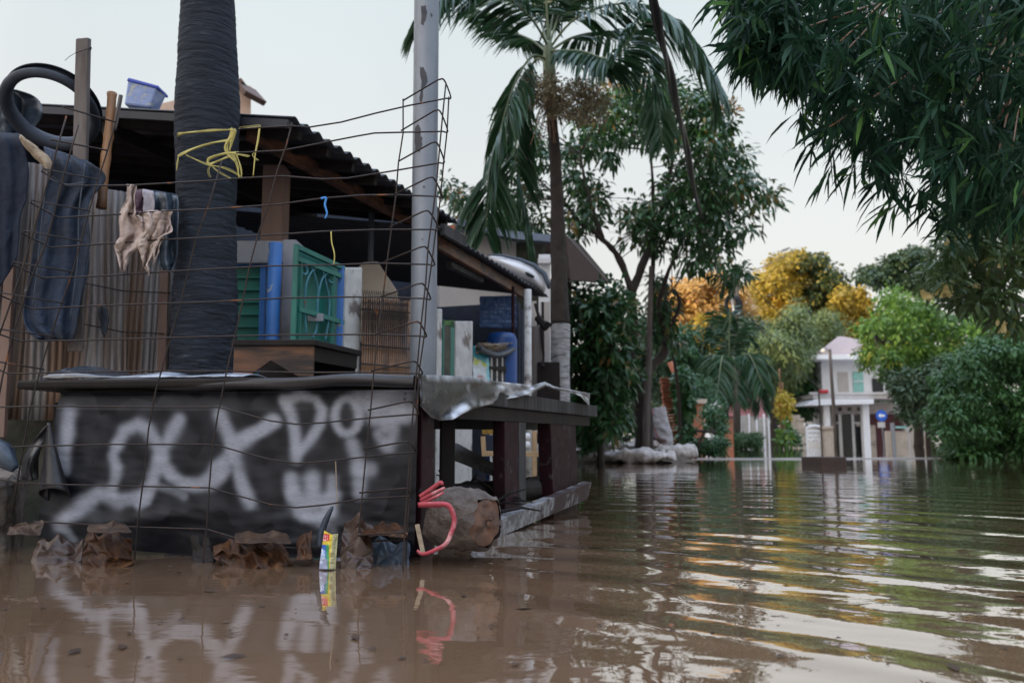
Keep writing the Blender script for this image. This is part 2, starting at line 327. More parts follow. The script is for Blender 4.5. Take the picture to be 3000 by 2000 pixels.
for j in range(NV+1):
    v = j/NV; row = []
    for i in range(NU+1):
        u = i/NU; b = lerp(fl, fr, u)
        zt = .70; bot = .02+.045*math.exp(-(u/.05)**2)+.012*math.sin(u*7+1)-.02*u + .02*math.exp(-((u-.1)/.04)**2)
        z = lerp(zt, bot, v)
        o = .02*v + .012*math.sin(u*5+v*2.2)*v + .006*math.sin(u*23+v*9)*v*v + .010*nz((u*6,v*3,0),1,3) + .004*nz((u*18,v*26,0),1,5)*v
        o += .018*math.exp(-((v-(.86-.35*abs(u-.1)))/.05)**2)*math.exp(-((u-.2)/.2)**2) + .012*math.exp(-((v-(.80+.25*(u-.75)))/.03)**2)*math.exp(-((u-.85)/.16)**2)
        o += .05*math.exp(-u/.02)*max(0,v-.35)
        o -= .03*(v > .0)*max(0,1-v/.12)
        row.append(Vector((b.x,b.y,0))+un*o+Vector((0,0,z)))
    rows.append(row)
m.grid(rows)
PX = np.array([px(v) for v in m.v]); cov = np.zeros(len(PX))
wob = np.array([noise.noise(Vector((p[0]*.02,p[1]*.02,3))) for p in PX]); wob2 = np.array([noise.noise(Vector((p[0]*.07,p[1]*.35,9))) for p in PX])
for pts, w, a in strokes:
    d = np.full(len(PX), 1e9)
    for k in range(len(pts)-1): d = np.minimum(d, seg(PX[:,0],PX[:,1],pts[k],pts[k+1]))
    w = w*1.06*(1+.25*wob); c = a*np.exp(-np.power(d/(w*.88),2.7))
    cov = 1-(1-cov)*(1-c)
cov = np.clip(cov*(.86+.18*wob2+.1*wob),0,1)
halo = .10*np.clip(.5+wob,0,1)
cov = np.clip(cov*.85+halo*(cov>.0)*.5,0,.9)
sp_ = np.array([noise.noise(Vector((p[0]*.31,p[1]*.37,1))) for p in PX]); cov[sp_>.66] *= .6
g = np.tile(np.array([[.37,.385,.44,1.]]),(len(PX),1)); g[:,3] = cov; m.col = g
obj('cover_sheet', m, M['cloth'], tb, smooth=True)
m = MB()
for (x,y) in ((1190,1153),(1188,1169)):
    a = PLN(x,y,FL,FR,.02); m.tube([a, a+un*.012],.004,6); m.tube([a+un*.012,a+un*.016],.0075,8)
obj('nail', m, M['steel_bare'], tb)
# curled flap at the left end
m = MB(); rows = []
for i in range(26):
    t = i/25; cxp = lerp(143,158,t); cyp = lerp(1238,1452,t); rp = (4+42*t**1.2)*3.5/F; cc = PLN(cxp,cyp,FL,FR,.05+.02*t); row = []
    for k in range(30):
        th = -1.1+k/29*5.0; row.append(cc+ux*rp*math.cos(th)*(1-.12*k/29)+un*rp*math.sin(th)*.8*(1-.2*k/29)+Vector((0,0,(.035*math.sin(th*.9+.4))*t)))
    rows.append(row)
m.grid(rows); obj('loose_flap', m, M['vinyl'], tb, smooth=True, solid=.003)
m = MB(); rows = []
for i in range(26):
    t = i/25; y_ = lerp(1243,1400,t); xl_ = 140-78*math.sin(min(1,t*1.15)*1.5)**.9; xr_ = lerp(140,112,min(1,t*1.6)); row = []
    for k in range(12):
        s_ = k/11; row.append(PLN(lerp(xl_,xr_,s_),y_+(8*math.sin(s_*3) if t > .9 else 0),FL,FR,.02+.07*math.sin(s_*math.pi)*t+.015*math.sin(t*9+s_*4)))
    rows.append(row)
m.grid(rows); obj('loose_flap', m, M['vinyl'], tb, smooth=True, solid=.003)
# drape over the right side
lo_ = [(1233,1190),(1262,1222),(1287,1232),(1328,1228),(1355,1212),(1382,1199),(1420,1188),(1457,1178),(1462,1156),(1482,1168),(1520,1162),(1556,1152),(1598,1130),(1622,1140),(1647,1145),(1680,1152),(1701,1160),(1734,1197)]
hi_ = [(1228,1098),(1260,1099),(1290,1099),(1330,1101),(1355,1104),(1382,1107),(1420,1111),(1450,1117),(1470,1119),(1490,1121),(1520,1124),(1560,1128),(1596,1118),(1622,1131),(1647,1138),(1680,1143),(1705,1148),(1736,1153)]
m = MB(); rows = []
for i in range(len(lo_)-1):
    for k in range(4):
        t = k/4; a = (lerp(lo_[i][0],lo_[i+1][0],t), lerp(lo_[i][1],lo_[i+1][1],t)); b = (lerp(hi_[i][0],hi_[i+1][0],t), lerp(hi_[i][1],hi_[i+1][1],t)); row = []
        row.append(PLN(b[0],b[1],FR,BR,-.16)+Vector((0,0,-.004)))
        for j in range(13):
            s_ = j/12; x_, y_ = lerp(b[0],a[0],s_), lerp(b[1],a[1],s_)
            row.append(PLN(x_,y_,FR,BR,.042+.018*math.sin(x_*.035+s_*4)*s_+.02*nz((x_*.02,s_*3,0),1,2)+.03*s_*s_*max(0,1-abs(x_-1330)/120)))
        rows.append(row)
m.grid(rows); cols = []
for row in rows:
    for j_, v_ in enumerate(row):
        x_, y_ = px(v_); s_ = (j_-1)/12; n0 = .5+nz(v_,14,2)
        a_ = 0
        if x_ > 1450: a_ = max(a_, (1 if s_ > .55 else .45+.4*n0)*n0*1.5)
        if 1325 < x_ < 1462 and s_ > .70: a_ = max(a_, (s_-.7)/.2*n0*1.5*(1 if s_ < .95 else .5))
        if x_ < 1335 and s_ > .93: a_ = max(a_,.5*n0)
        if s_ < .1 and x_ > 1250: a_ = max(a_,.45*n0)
        cols.append((.52,.53,.56,min(.95,max(0,a_))))  # pale colour paints the sheen along the folds and torn edges
m.col = cols; obj('side_drape', m, M['vinyl_worn_sheen'], tb, smooth=True, solid=.003)

# glossy sheet left on the table top
m = MB(); rows = []
for i in range(50):
    t = i/49; x_ = lerp(110,705,t); row = []
    hgt = .055*math.exp(-((t-.12)/.18)**2)+.012+.014*abs(math.sin(t*9))*(t>.3)+.012*math.exp(-((t-.57)/.05)**2)
    for j in range(9):
        s_ = j/8; b = PLN(x_,1100,FL,FR,0); b.z = .765+hgt*math.sin(math.pi*min(1,s_*1.25)*.8)+.004*nz((t*9,s_*4,0),2)
        row.append(b-un*(.02+.30*s_))
    rows.append(row)
m.grid(rows); tag(obj('plastic_sheet', m, mat('glossy_sheet',(.03,.035,.045),(.32,.36,.42),rough=.16,nscale=3.,lo=.5,hi=.6,spec=.8), smooth=True, solid=.004),'glossy wrinkled plastic sheet lying along the left half of the stall table','sheet')

# ================= STOOL =================
so = P(830,1110,3.95); so.z = .77
stl = thing('stool','low brown wooden stool with a notched end, on the stall table beside the ringed trunk','stool',so)
def SP(x,y,Y=3.72): return P(x,y,Y)
yf, yb_ = 3.72, 4.15
bot = .785
def fr_(x): q = P(x,1060,yf); return q.x
zt = P(830,1013,yf).z
xl, xr = fr_(684), fr_(918)
m = MB()
prof = [(0,0),(.19,0),(.47,.52),(.81,0),(1,0),(1,1),(0,1)]
pts = [Vector((lerp(xl,xr,a), yf, lerp(bot,zt,b))) for a,b in prof]; pts[2].z = lerp(bot,zt,.52)
m.prism(pts,(0,.022,0)); obj('end_board', m, M['brownwood'], stl)
m = MB(); m.hexa([Vector((xl-.04,yb_,bot-.01)),Vector((xr+.1,yb_,bot-.01)),Vector((xr+.1,yb_+.02,bot-.01)),Vector((xl-.04,yb_+.02,bot-.01))],[Vector((xl+.02,yb_,zt)),Vector((xr+.12,yb_,zt)),Vector((xr+.12,yb_+.02,zt)),Vector((xl+.02,yb_+.02,zt))]); obj('end_board', m, M['darkwood'], stl)
m = MB(); m.hexa([Vector((xl-.01,yf-.02,zt)),Vector((xr+.012,yf-.02,zt)),Vector((xr+.14,yb_+.04,zt)),Vector((xl+.11,yb_+.04,zt))],[Vector((xl-.01,yf-.02,zt+.028)),Vector((xr+.012,yf-.02,zt+.028)),Vector((xr+.14,yb_+.04,zt+.028)),Vector((xl+.11,yb_+.04,zt+.028))])
obj('seat', m, M['darkwood'], stl, bevel=.004)
m = MB(); m.hexa([Vector((xr-.02,yf+.024,zt-.07)),Vector((xr,yf+.024,zt-.07)),Vector((xr+.12,yb_,zt-.07)),Vector((xr+.10,yb_,zt-.07))],[Vector((xr-.02,yf+.024,zt-.002)),Vector((xr,yf+.024,zt-.002)),Vector((xr+.12,yb_,zt-.002)),Vector((xr+.10,yb_,zt-.002))])
obj('side_rail', m, M['darkwood'], stl)

# ================= WIRE MESH =================
def dep(x): return 3.2 + (1250-x)/1250*.25
wm = thing('wire_mesh','rusty bent steel reinforcement mesh standing in front of the stall table and clothes','wire mesh',(-.9,3.3,0))
Hs = [
 [(703,378),(850,369),(905,373),(1000,358),(1100,332),(1200,309),(1321,286)],
 [(692,448),(830,441),(887,430),(963,415),(1040,400),(1097,390),(1174,388),(1312,385)],
 [(195,545),(383,543),(612,530),(703,522),(830,516),(944,525),(1021,522),(1174,497),(1302,475)],
 [(172,638),(268,632),(344,628),(501,617),(612,613),(814,599),(944,581),(1059,572),(1155,571),(1296,576)],
 [(149,725),(268,717),(478,702),(600,696),(830,686),(944,678),(1097,673),(1287,672)],
 [(126,814),(268,810),(497,795),(600,789),(791,779),(983,776),(1097,771),(1274,775)],
 [(94,905),(268,896),(459,889),(600,885),(830,873),(983,870),(1120,870),(1262,875)],
 [(57,999),(230,997),(459,990),(600,986),(830,981),(1097,979),(1250,985)],
 [(-10,1080),(21,1093),(42,1094),(456,1086),(688,1087),(906,1091),(1097,1090),(1238,1094)],
 [(-40,1193),(141,1189),(456,1192),(638,1192),(715,1211),(791,1232),(868,1242),(944,1238),(1078,1224),(1226,1212)],
 [(-40,1313),(83,1307),(323,1301),(600,1301),(634,1303),(715,1326),(791,1345),(868,1357),(944,1352),(1059,1339),(1220,1323)],
 [(-40,1398),(62,1416),(290,1421),(613,1428),(715,1456),(791,1477),(868,1486),(944,1479),(1059,1461),(1205,1452)],
 [(99,1527),(290,1537),(402,1543),(605,1549),(684,1573),(753,1597),(868,1605),(944,1601),(1059,1588),(1194,1578)]]
Bp = [(1296,231),(1284,322),(1276,416),(1266,519),(1252,617),(1244,722),(1236,830),(1224,942),(1214,1058),(1203,1175),(1194,1293),(1188,1430),(1180,1559)]
Cp = [(1181,295),(1175,383),(1167,473),(1153,571),(1141,666),(1126,767),(1115,870),(1102,979),(1088,1086),(1078,1201),(1065,1315),(1053,1443),(1048,1568)]
FG = {2:((125,494),(288,527)),3:((92,586),(264,618)),4:((67,675),(243,707)),5:((38,767),(216,797)),6:((3,857),(190,889)),7:((-30,960),(162,986)),8:((-60,1050),(130,1082))}
for i, h in enumerate(Hs):
    m = MB(); pts = []
    if i in FG:
        f_, g_ = FG[i]; pts += [P(*g_,3.40), P(*f_,3.18)]
        pts += [P(f_[0]-3,f_[1]+8,3.2)]
    pts += [P(x,y,dep(x)) for x,y in h[:-1]]
    bb = Bp[i]; aa = h[-1]; cc = Cp[i]
    pts += spline([P(lerp(h[-2][0],aa[0],.9),lerp(h[-2][1],aa[1],.9),3.22), P(*aa,3.2), P(lerp(aa[0],bb[0],.75)+3,lerp(aa[1],bb[1],.8),3.12), P(*bb,3.09)],3)
    pts += [P(lerp(bb[0],cc[0],.12), lerp(bb[1],cc[1],.06),3.1), P(*cc,3.17)]
    n_ = [0]
    m.tube(pts,.0035,6); obj('cross_wire', m, M['rust'], wm, smooth=True)
for x_,y_,a_,b_ in ((147,409,315,441),(183,313,338,358)):
    m = MB(); m.tube([P(x_,y_,3.22),P(a_,b_,3.4)],.004,6); obj('cross_wire', m, M['rust'], wm, smooth=True)
Vs = [([(1181,290),(1181,390),(1167,480),(1160,571),(1147,669),(1134,768),(1122,868),(1107,983),(1095,1090),(1086,1199),(1074,1314),(1063,1429),(1053,1540),(1044,1645)],3.18),
 ([(1306,248),(1298,325),(1289,421),(1279,536),(1268,623),(1254,726),(1247,830),(1235,937),(1224,1055),(1212,1180),(1203,1299),(1193,1433),(1185,1563),(1181,1652)],3.08),
 ([(1315,284),(1310,383),(1300,474),(1289,590),(1275,690),(1264,776),(1250,875),(1243,983),(1227,1094),(1222,1215),(1208,1330),(1199,1456),(1191,1578),(1189,1652)],3.21),
 ([(856,360),(837,432),(814,494),(787,597),(757,684),(730,784),(711,883),(688,986),(661,1101),(638,1215),(623,1303),(613,1429),(606,1540),(596,1625)],3.27),
 ([(650,470),(612,600),(574,699),(528,890),(497,997),(472,1090),(456,1145),(435,1257),(423,1382),(404,1527),(396,1620)],3.35),
 ([(356,279),(337,363),(314,444),(283,540),(260,622),(214,791),(176,902),(145,994),(116,1091),(89,1191),(70,1299),(54,1394),(35,1500)],3.43),
 ([(230,367),(207,444),(191,500),(165,600),(134,714),(92,814),(38,978),(8,1100),(-20,1250)],3.26),
 ([(195,340),(168,432),(149,500),(96,684),(65,791),(19,921),(-30,1060)],3.16)]
for pts, d in Vs:
    m = MB(); pp = [P(x,y,d+.012) for x,y in pts]
    if pts[-1][1] > 1500: q = Vector(pp[-1]); q.z = -.15; pp.append(q)
    m.tube(pp,.0034,6); obj('upright_wire', m, M['rust'], wm, smooth=True)

# ================= RINGED PALM TRUNK =================
tk = thing('ringed_palm','thick dark ringed palm trunk rising behind the stall table, tied with yellow raffia','palm tree',(-1.78,4.75,0))
cl = [(1640,592,190),(1400,592,188),(1100,588,186),(1000,597,186),(900,602,184),(800,603,174),(700,605,169),(600,605,166),(500,606,172),(400,607,180),(300,608,181),(200,610,170),(100,609,159),(0,608,150),(-300,608,138),(-700,606,125),(-1100,604,112)]
pts = []; rr = []
for k in range(len(cl)-1):
    for t in np.linspace(0,1,14 if k > 1 else 6,endpoint=False):
        y_ = lerp(cl[k][0],cl[k+1][0],t); x_ = lerp(cl[k][1],cl[k+1][1],t); w_ = lerp(cl[k][2],cl[k+1][2],t)
        p_ = P(x_,y_,4.75); dd = p_.y*cp+(p_.z-CH)*sp
        pts.append(p_); rr.append(w_/2*dd/F)
m = MB(); fine = []; fr2 = []
zz = .0; Zs = [p_.z for p_ in pts]
z_ = -.3; i = 0
while z_ < Zs[-1]:
    k = int(np.clip(np.searchsorted(Zs, z_)-1,0,len(Zs)-2)); t = min(1,max(0,(z_-Zs[k])/(Zs[k+1]-Zs[k])))
    fine.append(lerp(pts[k],pts[k+1],t)); fine[-1].z = z_; fr2.append(lerp(rr[k],rr[k+1],t)*(1-.03*max(0,nz((0,0,z_*28),1,2))-.022*(i%3==0)*random.random())); z_ += .011+.006*random.random(); i += 1
vs0 = len(m.v); m.tube(fine, fr2, 40)
for idx, v in enumerate(m.v):
    c = fine[min(idx//40, len(fine)-1)]; d = v-c; n_ = nz((v.x*9,v.y*9,v.z*5),1,4); rough_ = .07 if v.z < 1.9 else .03
    s_ = 1+rough_*n_+.012*nz((v.x*30,v.y*30,v.z*22),1,6)
    m.v[idx] = Vector((c.x+d.x*s_, c.y+d.y*s_, v.z+.022*nz((v.x*6,v.y*6,v.z*3),1,8)))
obj('trunk', m, M['bark'], tk, smooth=True)

# yellow raffia tied round it
ry = thing('raffia_tie','yellow raffia cord knotted round the dark ringed trunk with loose frayed ends','cord',P(690,430,4.5))
def ribbon(pts, w, d=4.5, mt='yellow', n=5, tw=.0, name='strand', par=None, side=None):
    pp = spline([P(p_[0],p_[1],p_[2] if len(p_)>2 else d) for p_ in pts], n); m = MB(); rows = []
    for i, p_ in enumerate(pp):
        q = pp[min(i+1,len(pp)-1)]-pp[max(i-1,0)]; s_ = q.cross(Vector((0,1,.1))).normalized(); s_ = Matrix.Rotation(tw*i/len(pp),3,q.normalized())@s_ if tw else s_
        ww = w*(1-.5*(i/len(pp))**3); b_ = q.cross(s_).normalized()*.2*ww
        rows.append([p_-s_*ww/2,p_+b_,p_+s_*ww/2])
    m.grid(rows); return obj(name, m, M[mt], par, smooth=True, solid=.0015)
for pts, w in (([(522,405,4.62),(525,395),(560,388),(620,384),(690,379)],.016),([(522,458,4.62),(530,452),(570,435),(620,420),(680,408)],.02),([(680,378),(676,400),(664,425),(668,450),(690,470)],.03),
   ([(690,382),(682,410),(672,440)],.02),([(700,448),(660,450),(615,465),(612,480),(640,472),(680,452)],.02),([(545,455),(600,478),(660,495),(700,515),(702,520)],.007),([(680,450),(695,490),(700,520)],.012),
   ([(690,450),(706,490),(708,520)],.010),([(680,450),(720,455),(732,458)],.008),([(760,372,3.4),(755,410,3.4),(748,450,3.4),(745,480,3.4),(742,515,3.4)],.008),([(752,440,3.4),(740,455,3.4),(758,470,3.4)],.004),
   ([(524,455),(518,480),(518,500)],.006),([(620,482),(612,500),(618,520)],.004),([(700,378,4.4),(760,370,3.4)],.006),([(612,478),(640,505),(680,525)],.005)):
    ribbon(pts,w*.7,par=ry)
    ribbon([(p_[0]+random.uniform(-5,5),p_[1]+random.uniform(-5,5),*( [p_[2]-.01] if len(p_)>2 else [4.49])) for p_ in pts],w*.35,par=ry)
# strings on the mesh
ribbon([(970,678,3.24),(972,710,3.24),(980,745,3.24),(978,775,3.24)],.005,mt='yellow',name='plastic_string'); tag(bpy.data.objects['plastic_string'],'thin yellow string hanging from a mesh wire over the green gate','string')
bs_ = ribbon([(940,582,3.25),(955,580,3.25),(952,600,3.25),(958,625,3.25),(952,640,3.25)],.009,mt='bluestring',name='plastic_string'); tag(bs_,'short blue string knotted on a mesh wire under the roof','string')
ds = ribbon([(983,1345,3.27),(985,1400,3.27),(987,1490,3.27)],.004,mt='straw',name='dry_stem'); tag(ds,'dry brown stem hanging from the wire before the sprayed sheet','stem')

# ================= RAG =================
m = MB(); rows = []
outl_l = [(372,537),(368,580),(352,625),(344,680),(336,715),(342,760),(352,785),(364,790)]
outl_r = [(398,540),(392,600),(440,617),(502,616),(505,670),(480,690),(468,720),(448,768)]
rag = thing('torn_rag','torn cream rag hanging over the mesh wires in front of the zinc fence','rag',P(420,650,3.38))
def ragstrip(L_, R_, nm, seed, amp=.02):
    a = spline([Vector((x,y,0)) for x,y in L_],8); b = spline([Vector((x,y,0)) for x,y in R_],8); rows = []
    n = min(len(a),len(b))
    for i in range(n):
        row = []
        for k in range(19):
            s_ = k/18; x_, y_ = lerp(a[i].x,b[i].x,s_), lerp(a[i].y,b[i].y,s_)
            if i > n-9: y_ += 16*nz((s_*9,0,0),1,seed)*(i-n+9)/8
            e_ = 5*nz((i*.25,s_*2,0),1,seed+2)
            row.append(P(x_+e_,y_+e_*.5,3.37+amp*math.sin(s_*9+i*.12+2*nz((i*.08,s_,0),1,seed))+amp*1.1*nz((s_*4,i*.13,0),1,seed)+.012*nz((s_*9+i*.1,i*.4,0),1,seed+4)+.009*abs(nz((s_*14-i*.3,i*.2,0),1,seed+6))))
        rows.append(row)
    m = MB(); m.grid(rows); obj(nm, m, M['rag'], rag, smooth=True, solid=.003)
ragstrip([(371,540),(368,590),(350,625),(346,690),(338,720),(344,755),(356,788)],[(398,540),(395,600),(398,636),(440,660),(412,720),(385,745),(368,790)],'cloth',3)
ragstrip([(396,640),(400,665),(405,690),(410,715)],[(408,622),(440,625),(442,665),(432,700)],'cloth',13)
ragstrip([(425,618),(410,635),(405,680),(402,715),(412,745),(420,775),(434,792)],[(500,615),(500,650),(505,675),(478,692),(462,722),(440,765),(437,792)],'cloth',5)
ragstrip([(440,640),(440,700),(448,740),(449,768)],[(503,650),(482,690),(465,730),(453,766)],'cloth',9)

# ================= ZINC FENCE =================
A0 = (P(-40,1100,4.55).x,4.55); A1 = (P(528,1100,5.15).x,5.15)
zf = thing('zinc_fence','rusty patched corrugated zinc fence standing behind the hanging clothes','fence',(-2.9,4.9,0))
nsh = 6
for k in range(nsh):
    t0, t1 = k/nsh, (k+1)/nsh; a = Vector((lerp(A0[0],A1[0],t0),lerp(A0[1],A1[1],t0),0)); b = Vector((lerp(A0[0],A1[0],t1+.02),lerp(A0[1],A1[1],t1+.02),0))
    n_ = Vector((b.y-a.y,-(b.x-a.x),0)).normalized(); rows = []; lean = [.05,-.03,.04,-.06,.02,.05][k]
    top = P(0,[520,540,560,560,545,560][k],4.9).z
    m = MB()
    for i in range(61):
        t = i/60; c = lerp(a,b,t); row = []
        for j in range(9):
            s_ = j/8; z_ = lerp(.60,top,s_)
            o = .017*(abs(math.sin(t*math.pi*5.5+k))**.5-.5)+.012*math.sin(s_*3+k)+.004*math.sin(t*31+s_*9)
            row.append(up(c+(b-a).normalized()*lean*(s_-.3)+n_*(o+.014*(k%2)),z_))
        rows.append(row)
    m.grid(rows); obj('zinc_sheet', m, M['zinc'], zf, smooth=True, solid=.002)
for x_,w_ in ((480,.05),(15,.05)):
    m = MB(); a = PLN(x_,1100,A0,A1,.05); m.beam(up(a,.5),up(a+Vector((-.03,0,0)),P(x_,785 if x_>300 else 500,5).z),.055,.03); obj('post', m, M['timber_pink'], zf, bevel=.003)
for y_ in (830,950):
    m = MB(); m.tube([PLN(200,y_-10,A0,A1,.06),PLN(360,y_+22,A0,A1,.045),PLN(500,y_+28,A0,A1,.06)],.004,5); obj('tie_wire', m, M['rust'], zf)
# low mossy wall
m = MB(); a, b = Vector((A0[0]-1,A0[1]-.1,0)), Vector((A1[0]+.3,A1[1]+.05,0)); n_ = Vector((b.y-a.y,-(b.x-a.x),0)).normalized()
m.hexa([up(q,-.3) for q in (a,b,b-n_*.15,a-n_*.15)],[up(q,.66) for q in (a,b,b-n_*.15,a-n_*.15)]); 
tag(obj('low_wall', m, M['mosswall'], bevel=.01),'low mossy concrete wall under the zinc fence','wall')
# broken concrete block at the left edge
m = MB(); bm_pts = []
q = [W(-120,1628),W(28,1612),W(60,1555)+Vector((-.02,.05,0)),W(-120,1540)]
m.hexa([up(v_,-.2) for v_ in q],[up(lerp(v_,q[0],.0),.29+.03*i) for i,v_ in enumerate(q)])
cb = obj('concrete_block', m, M['concrete_tan']); cb.modifiers.new('b','BEVEL').width = .03; s_ = cb.modifiers.new('d','SUBSURF'); s_.subdivision_type = 'SIMPLE'; s_.levels = s_.render_levels = 5
tx = bpy.data.textures.new('lumps','CLOUDS'); tx.noise_scale = .09; dm = cb.modifiers.new('r','DISPLACE'); dm.texture = tx; dm.strength = .05
tag(cb,'broken tan concrete block half under water at the left end of the stall','concrete block')
m = MB(); m.tube([P(-30,1310,3.5),P(5,1330,3.45),P(40,1372,3.4)],[.06,.055,.02],9)
for i,v in enumerate(m.v): m.v[i] = v+Vector((.01*nz(v,30),.01*nz(v,30,2),.014*nz(v,25,3)))
tag(obj('plastic_bag', m, M['blackplastic'], smooth=True),'crumpled black plastic bag lying on the broken concrete block','plastic bag')

# ================= CLOTHES, TYRE, POSTS =================
def cloth(name, label, cat, L_, R_, d, mt, seed, fold=5, amp=.03, nk=26, par=None):
    a = spline([Vector((x,y,0)) for x,y in L_],7); b = spline([Vector((x,y,0)) for x,y in R_],7); n = min(len(a),len(b)); rows = []
    for i in range(n):
        t = i/(n-1); row = []
        for k in range(nk+1):
            s_ = k/nk; x_, y_ = lerp(a[i].x,b[i].x,s_), lerp(a[i].y,b[i].y,s_)
            o = amp*math.sin(s_*fold*2.2+seed+1.5*nz((t*2,s_,0),1,seed))+amp*.9*nz((s_*fold*.8,t*3,0),1,seed+1)+amp*.35*nz((s_*9,t*14,0),1,seed+5)
            o += .08*max(0,.08-t)/.08
            row.append(P(x_+4*nz((t*6,s_*2,0),1,seed+8),y_,d+o+.012*abs(nz((s_*7+t*5,t*9-s_*3,0),1,seed+9))))
        rows.append(row)
    m = MB(); m.grid(rows); o = obj(name, m, M[mt], par, smooth=True, solid=.006)
    if par is None: tag(o,label,cat)
    return o
cloth('trousers','dark navy denim trousers hanging at the left edge in front of the zinc fence','trousers',[(-60,385),(-60,500),(-60,700),(-50,850),(-40,905)],[(55,392),(82,480),(80,560),(60,640),(48,760),(28,880)],4.25,'denim',2,7,.013)
m_ = jk = cloth('jacket','slate blue jacket hanging beside the navy trousers on the zinc fence','jacket',[(130,430),(140,520),(110,640),(90,780),(70,900),(78,960),(120,990)],[(255,470),(310,520),(262,600),(262,720),(240,850),(225,950),(215,995)],4.3,'jacket',6,8,.02)
cloth('lining','','',[(72,850),(70,900),(78,965),(120,1000)],[(235,600),(262,760),(238,880),(215,990)],4.36,'blackplastic',31,6,.03,20,jk)
for pts_ in ([(250,480),(232,620),(228,760),(205,940)],[(150,450),(128,600),(112,760),(96,900)],[(140,520),(190,540),(250,535)]):
    m = MB(); m.tube(spline([P(x,y,4.262) for x,y in pts_],6),.004,5); obj('seam', m, M['blackplastic'], jk, smooth=True)
cloth('folded_cloth','striped tan cloth draped over the slate jacket below the tyre','cloth',[(56,395),(66,420),(100,460),(140,500)],[(66,398),(110,432),(150,470),(146,505)],4.2,'straw',8,3,.012,16)
cloth('striped_cloth','small purple striped cloth hanging behind the cream rag','cloth',[(392,560),(390,600),(392,625)],[(430,556),(428,600),(425,625)],4.4,'purple',3,3,.012,12)
cloth('pale_cloth','pale mauve cloth hanging behind the cream rag beside the striped one','cloth',[(418,555),(420,590),(420,630)],[(448,560),(452,600),(450,640)],4.38,'palecloth',5,2,.012,12)
cloth('plastic_bag','torn blue-black plastic bag hanging between the cream rag and the ringed trunk','plastic bag',[(448,558),(455,620),(462,700),(460,760),(480,790)],[(520,570),(524,620),(520,690),(516,760),(505,792)],4.5,'blackplastic',7,4,.04)
cloth('plastic_bag','tattered black plastic draped over the tyre at the top left','plastic bag',[(-60,240),(-60,300),(-60,370),(-40,400)],[(30,258),(110,290),(120,350),(60,400)],4.75,'blackplastic',12,5,.05)
cloth('plastic_bag','thin black plastic strip caught on the zinc fence','plastic bag',[(290,895),(292,930),(303,985)],[(308,890),(318,930),(306,985)],4.75,'blackplastic',14,2,.01,8)
# tyre
c = P(152,318,4.55); r_ = 150*4.55/F
m = MB(); R1 = Matrix.Rotation(math.radians(18),3,'Z')@Matrix.Rotation(math.radians(-50),3,'X')@Matrix.Rotation(math.radians(6),3,'Y')
ax = Vector((.10,-.60,-.80)).normalized(); a_ = Vector((1,.16,0)).normalized(); b_ = ax.cross(a_).normalized(); vs = []; n1, n2 = 64, 18
for i in range(n1):
    t = 2*math.pi*i/n1; d = a_*math.cos(t)+b_*math.sin(t)
    for k in range(n2):
        q = 2*math.pi*k/n2*.86+.45; rr_ = .030; hx = .055
        # open tyre section (C shape facing the axle)
        vs.append(c + d*(r_-.005 - .0 + rr_*math.cos(q+math.pi)*-1 - .045) + ax*hx*math.sin(q+math.pi)*-1)
m.v = vs; m.f = [(i*n2+k,((i+1)%n1)*n2+k,((i+1)%n1)*n2+k+1,i*n2+k+1) for i in range(n1) for k in range(n2-1)]
ty = obj('tyre', m, M['rubber'], smooth=True, solid=.008); tag(ty,'worn black tyre resting aslant on the fence behind the grey timber post','tyre')
m = MB(); a = P(246,470,4.35); m.hexa([P(217,720,4.4)+Vector((0,0,-.6)),P(262,720,4.4)+Vector((0,0,-.6)),P(266,720,4.48)+Vector((0,0,-.6)),P(221,720,4.48)+Vector((0,0,-.6))],[P(222,114,4.35),P(258,110,4.35),P(268,114,4.44),P(228,112,4.44)])
tag(obj('timber_post', m, M['post_wood'], bevel=.006),'tall square grey timber post standing in front of the tyre','post')
m = MB(); m.tube([P(222,155,4.34),P(245,148,4.33),P(268,140,4.35),P(266,146,4.43)],.003,5); m.tube([P(222,155,4.34),P(205,165,4.3),P(190,178,4.3)],.0015,4); tag(obj('tie_wire', m, M['rust']),'thin wire wound near the top of the grey timber post','wire')
m = MB(); bp_ = [P(328,275,4.5),P(325,330,4.48),P(318,400,4.46),P(310,460,4.44),P(300,560,4.42)]; bp_[-1].z -= .1
m.tube(spline(bp_,4),[.026+.004*(i%4==0) for i in range(17)],10); tag(obj('bamboo_pole', m, M['bamboo'], smooth=True),'split brown bamboo pole leaning right of the tyre','pole')
m = MB(); m.tube(spline([P(354,280,4.46),P(345,330,4.45),P(335,380,4.44)],4),.012,8); tag(obj('stick', m, M['post_wood'], smooth=True),'short thin stick tied beside the split bamboo pole','stick')

# ================= STEEL POLE =================
pp = [P(1236,1300,4.5),P(1241,1000,4.5),P(1244,600,4.5),P(1248,200,4.5),P(1250,0,4.5),P(1253,-300,4.5),P(1256,-800,4.5)]; pp[0].z = -.3
rr_ = [.075,.0745,.0735,.074,.0745,.074,.073]
pl = thing('street_pole','smooth grey steel pole with dark peeled patches behind the mesh column','pole',(pp[0].x,4.5,0))
m = MB(); m.tube(pp,rr_,32); obj('shaft', m, M['steel'], pl, smooth=True)
def poleat(x,y):
    z_ = P(x,y,4.43).z
    k = 0
    while k < len(pp)-2 and pp[k+1].z < z_: k += 1
    t = (z_-pp[k].z)/(pp[k+1].z-pp[k].z); c = lerp(pp[k],pp[k+1],t); X = P(x,y,4.43).x
    o = max(-.95,min(.95,(X-c.x)/.0755)); return Vector((c.x+.0762*o, c.y-.0762*math.sqrt(1-o*o), z_))
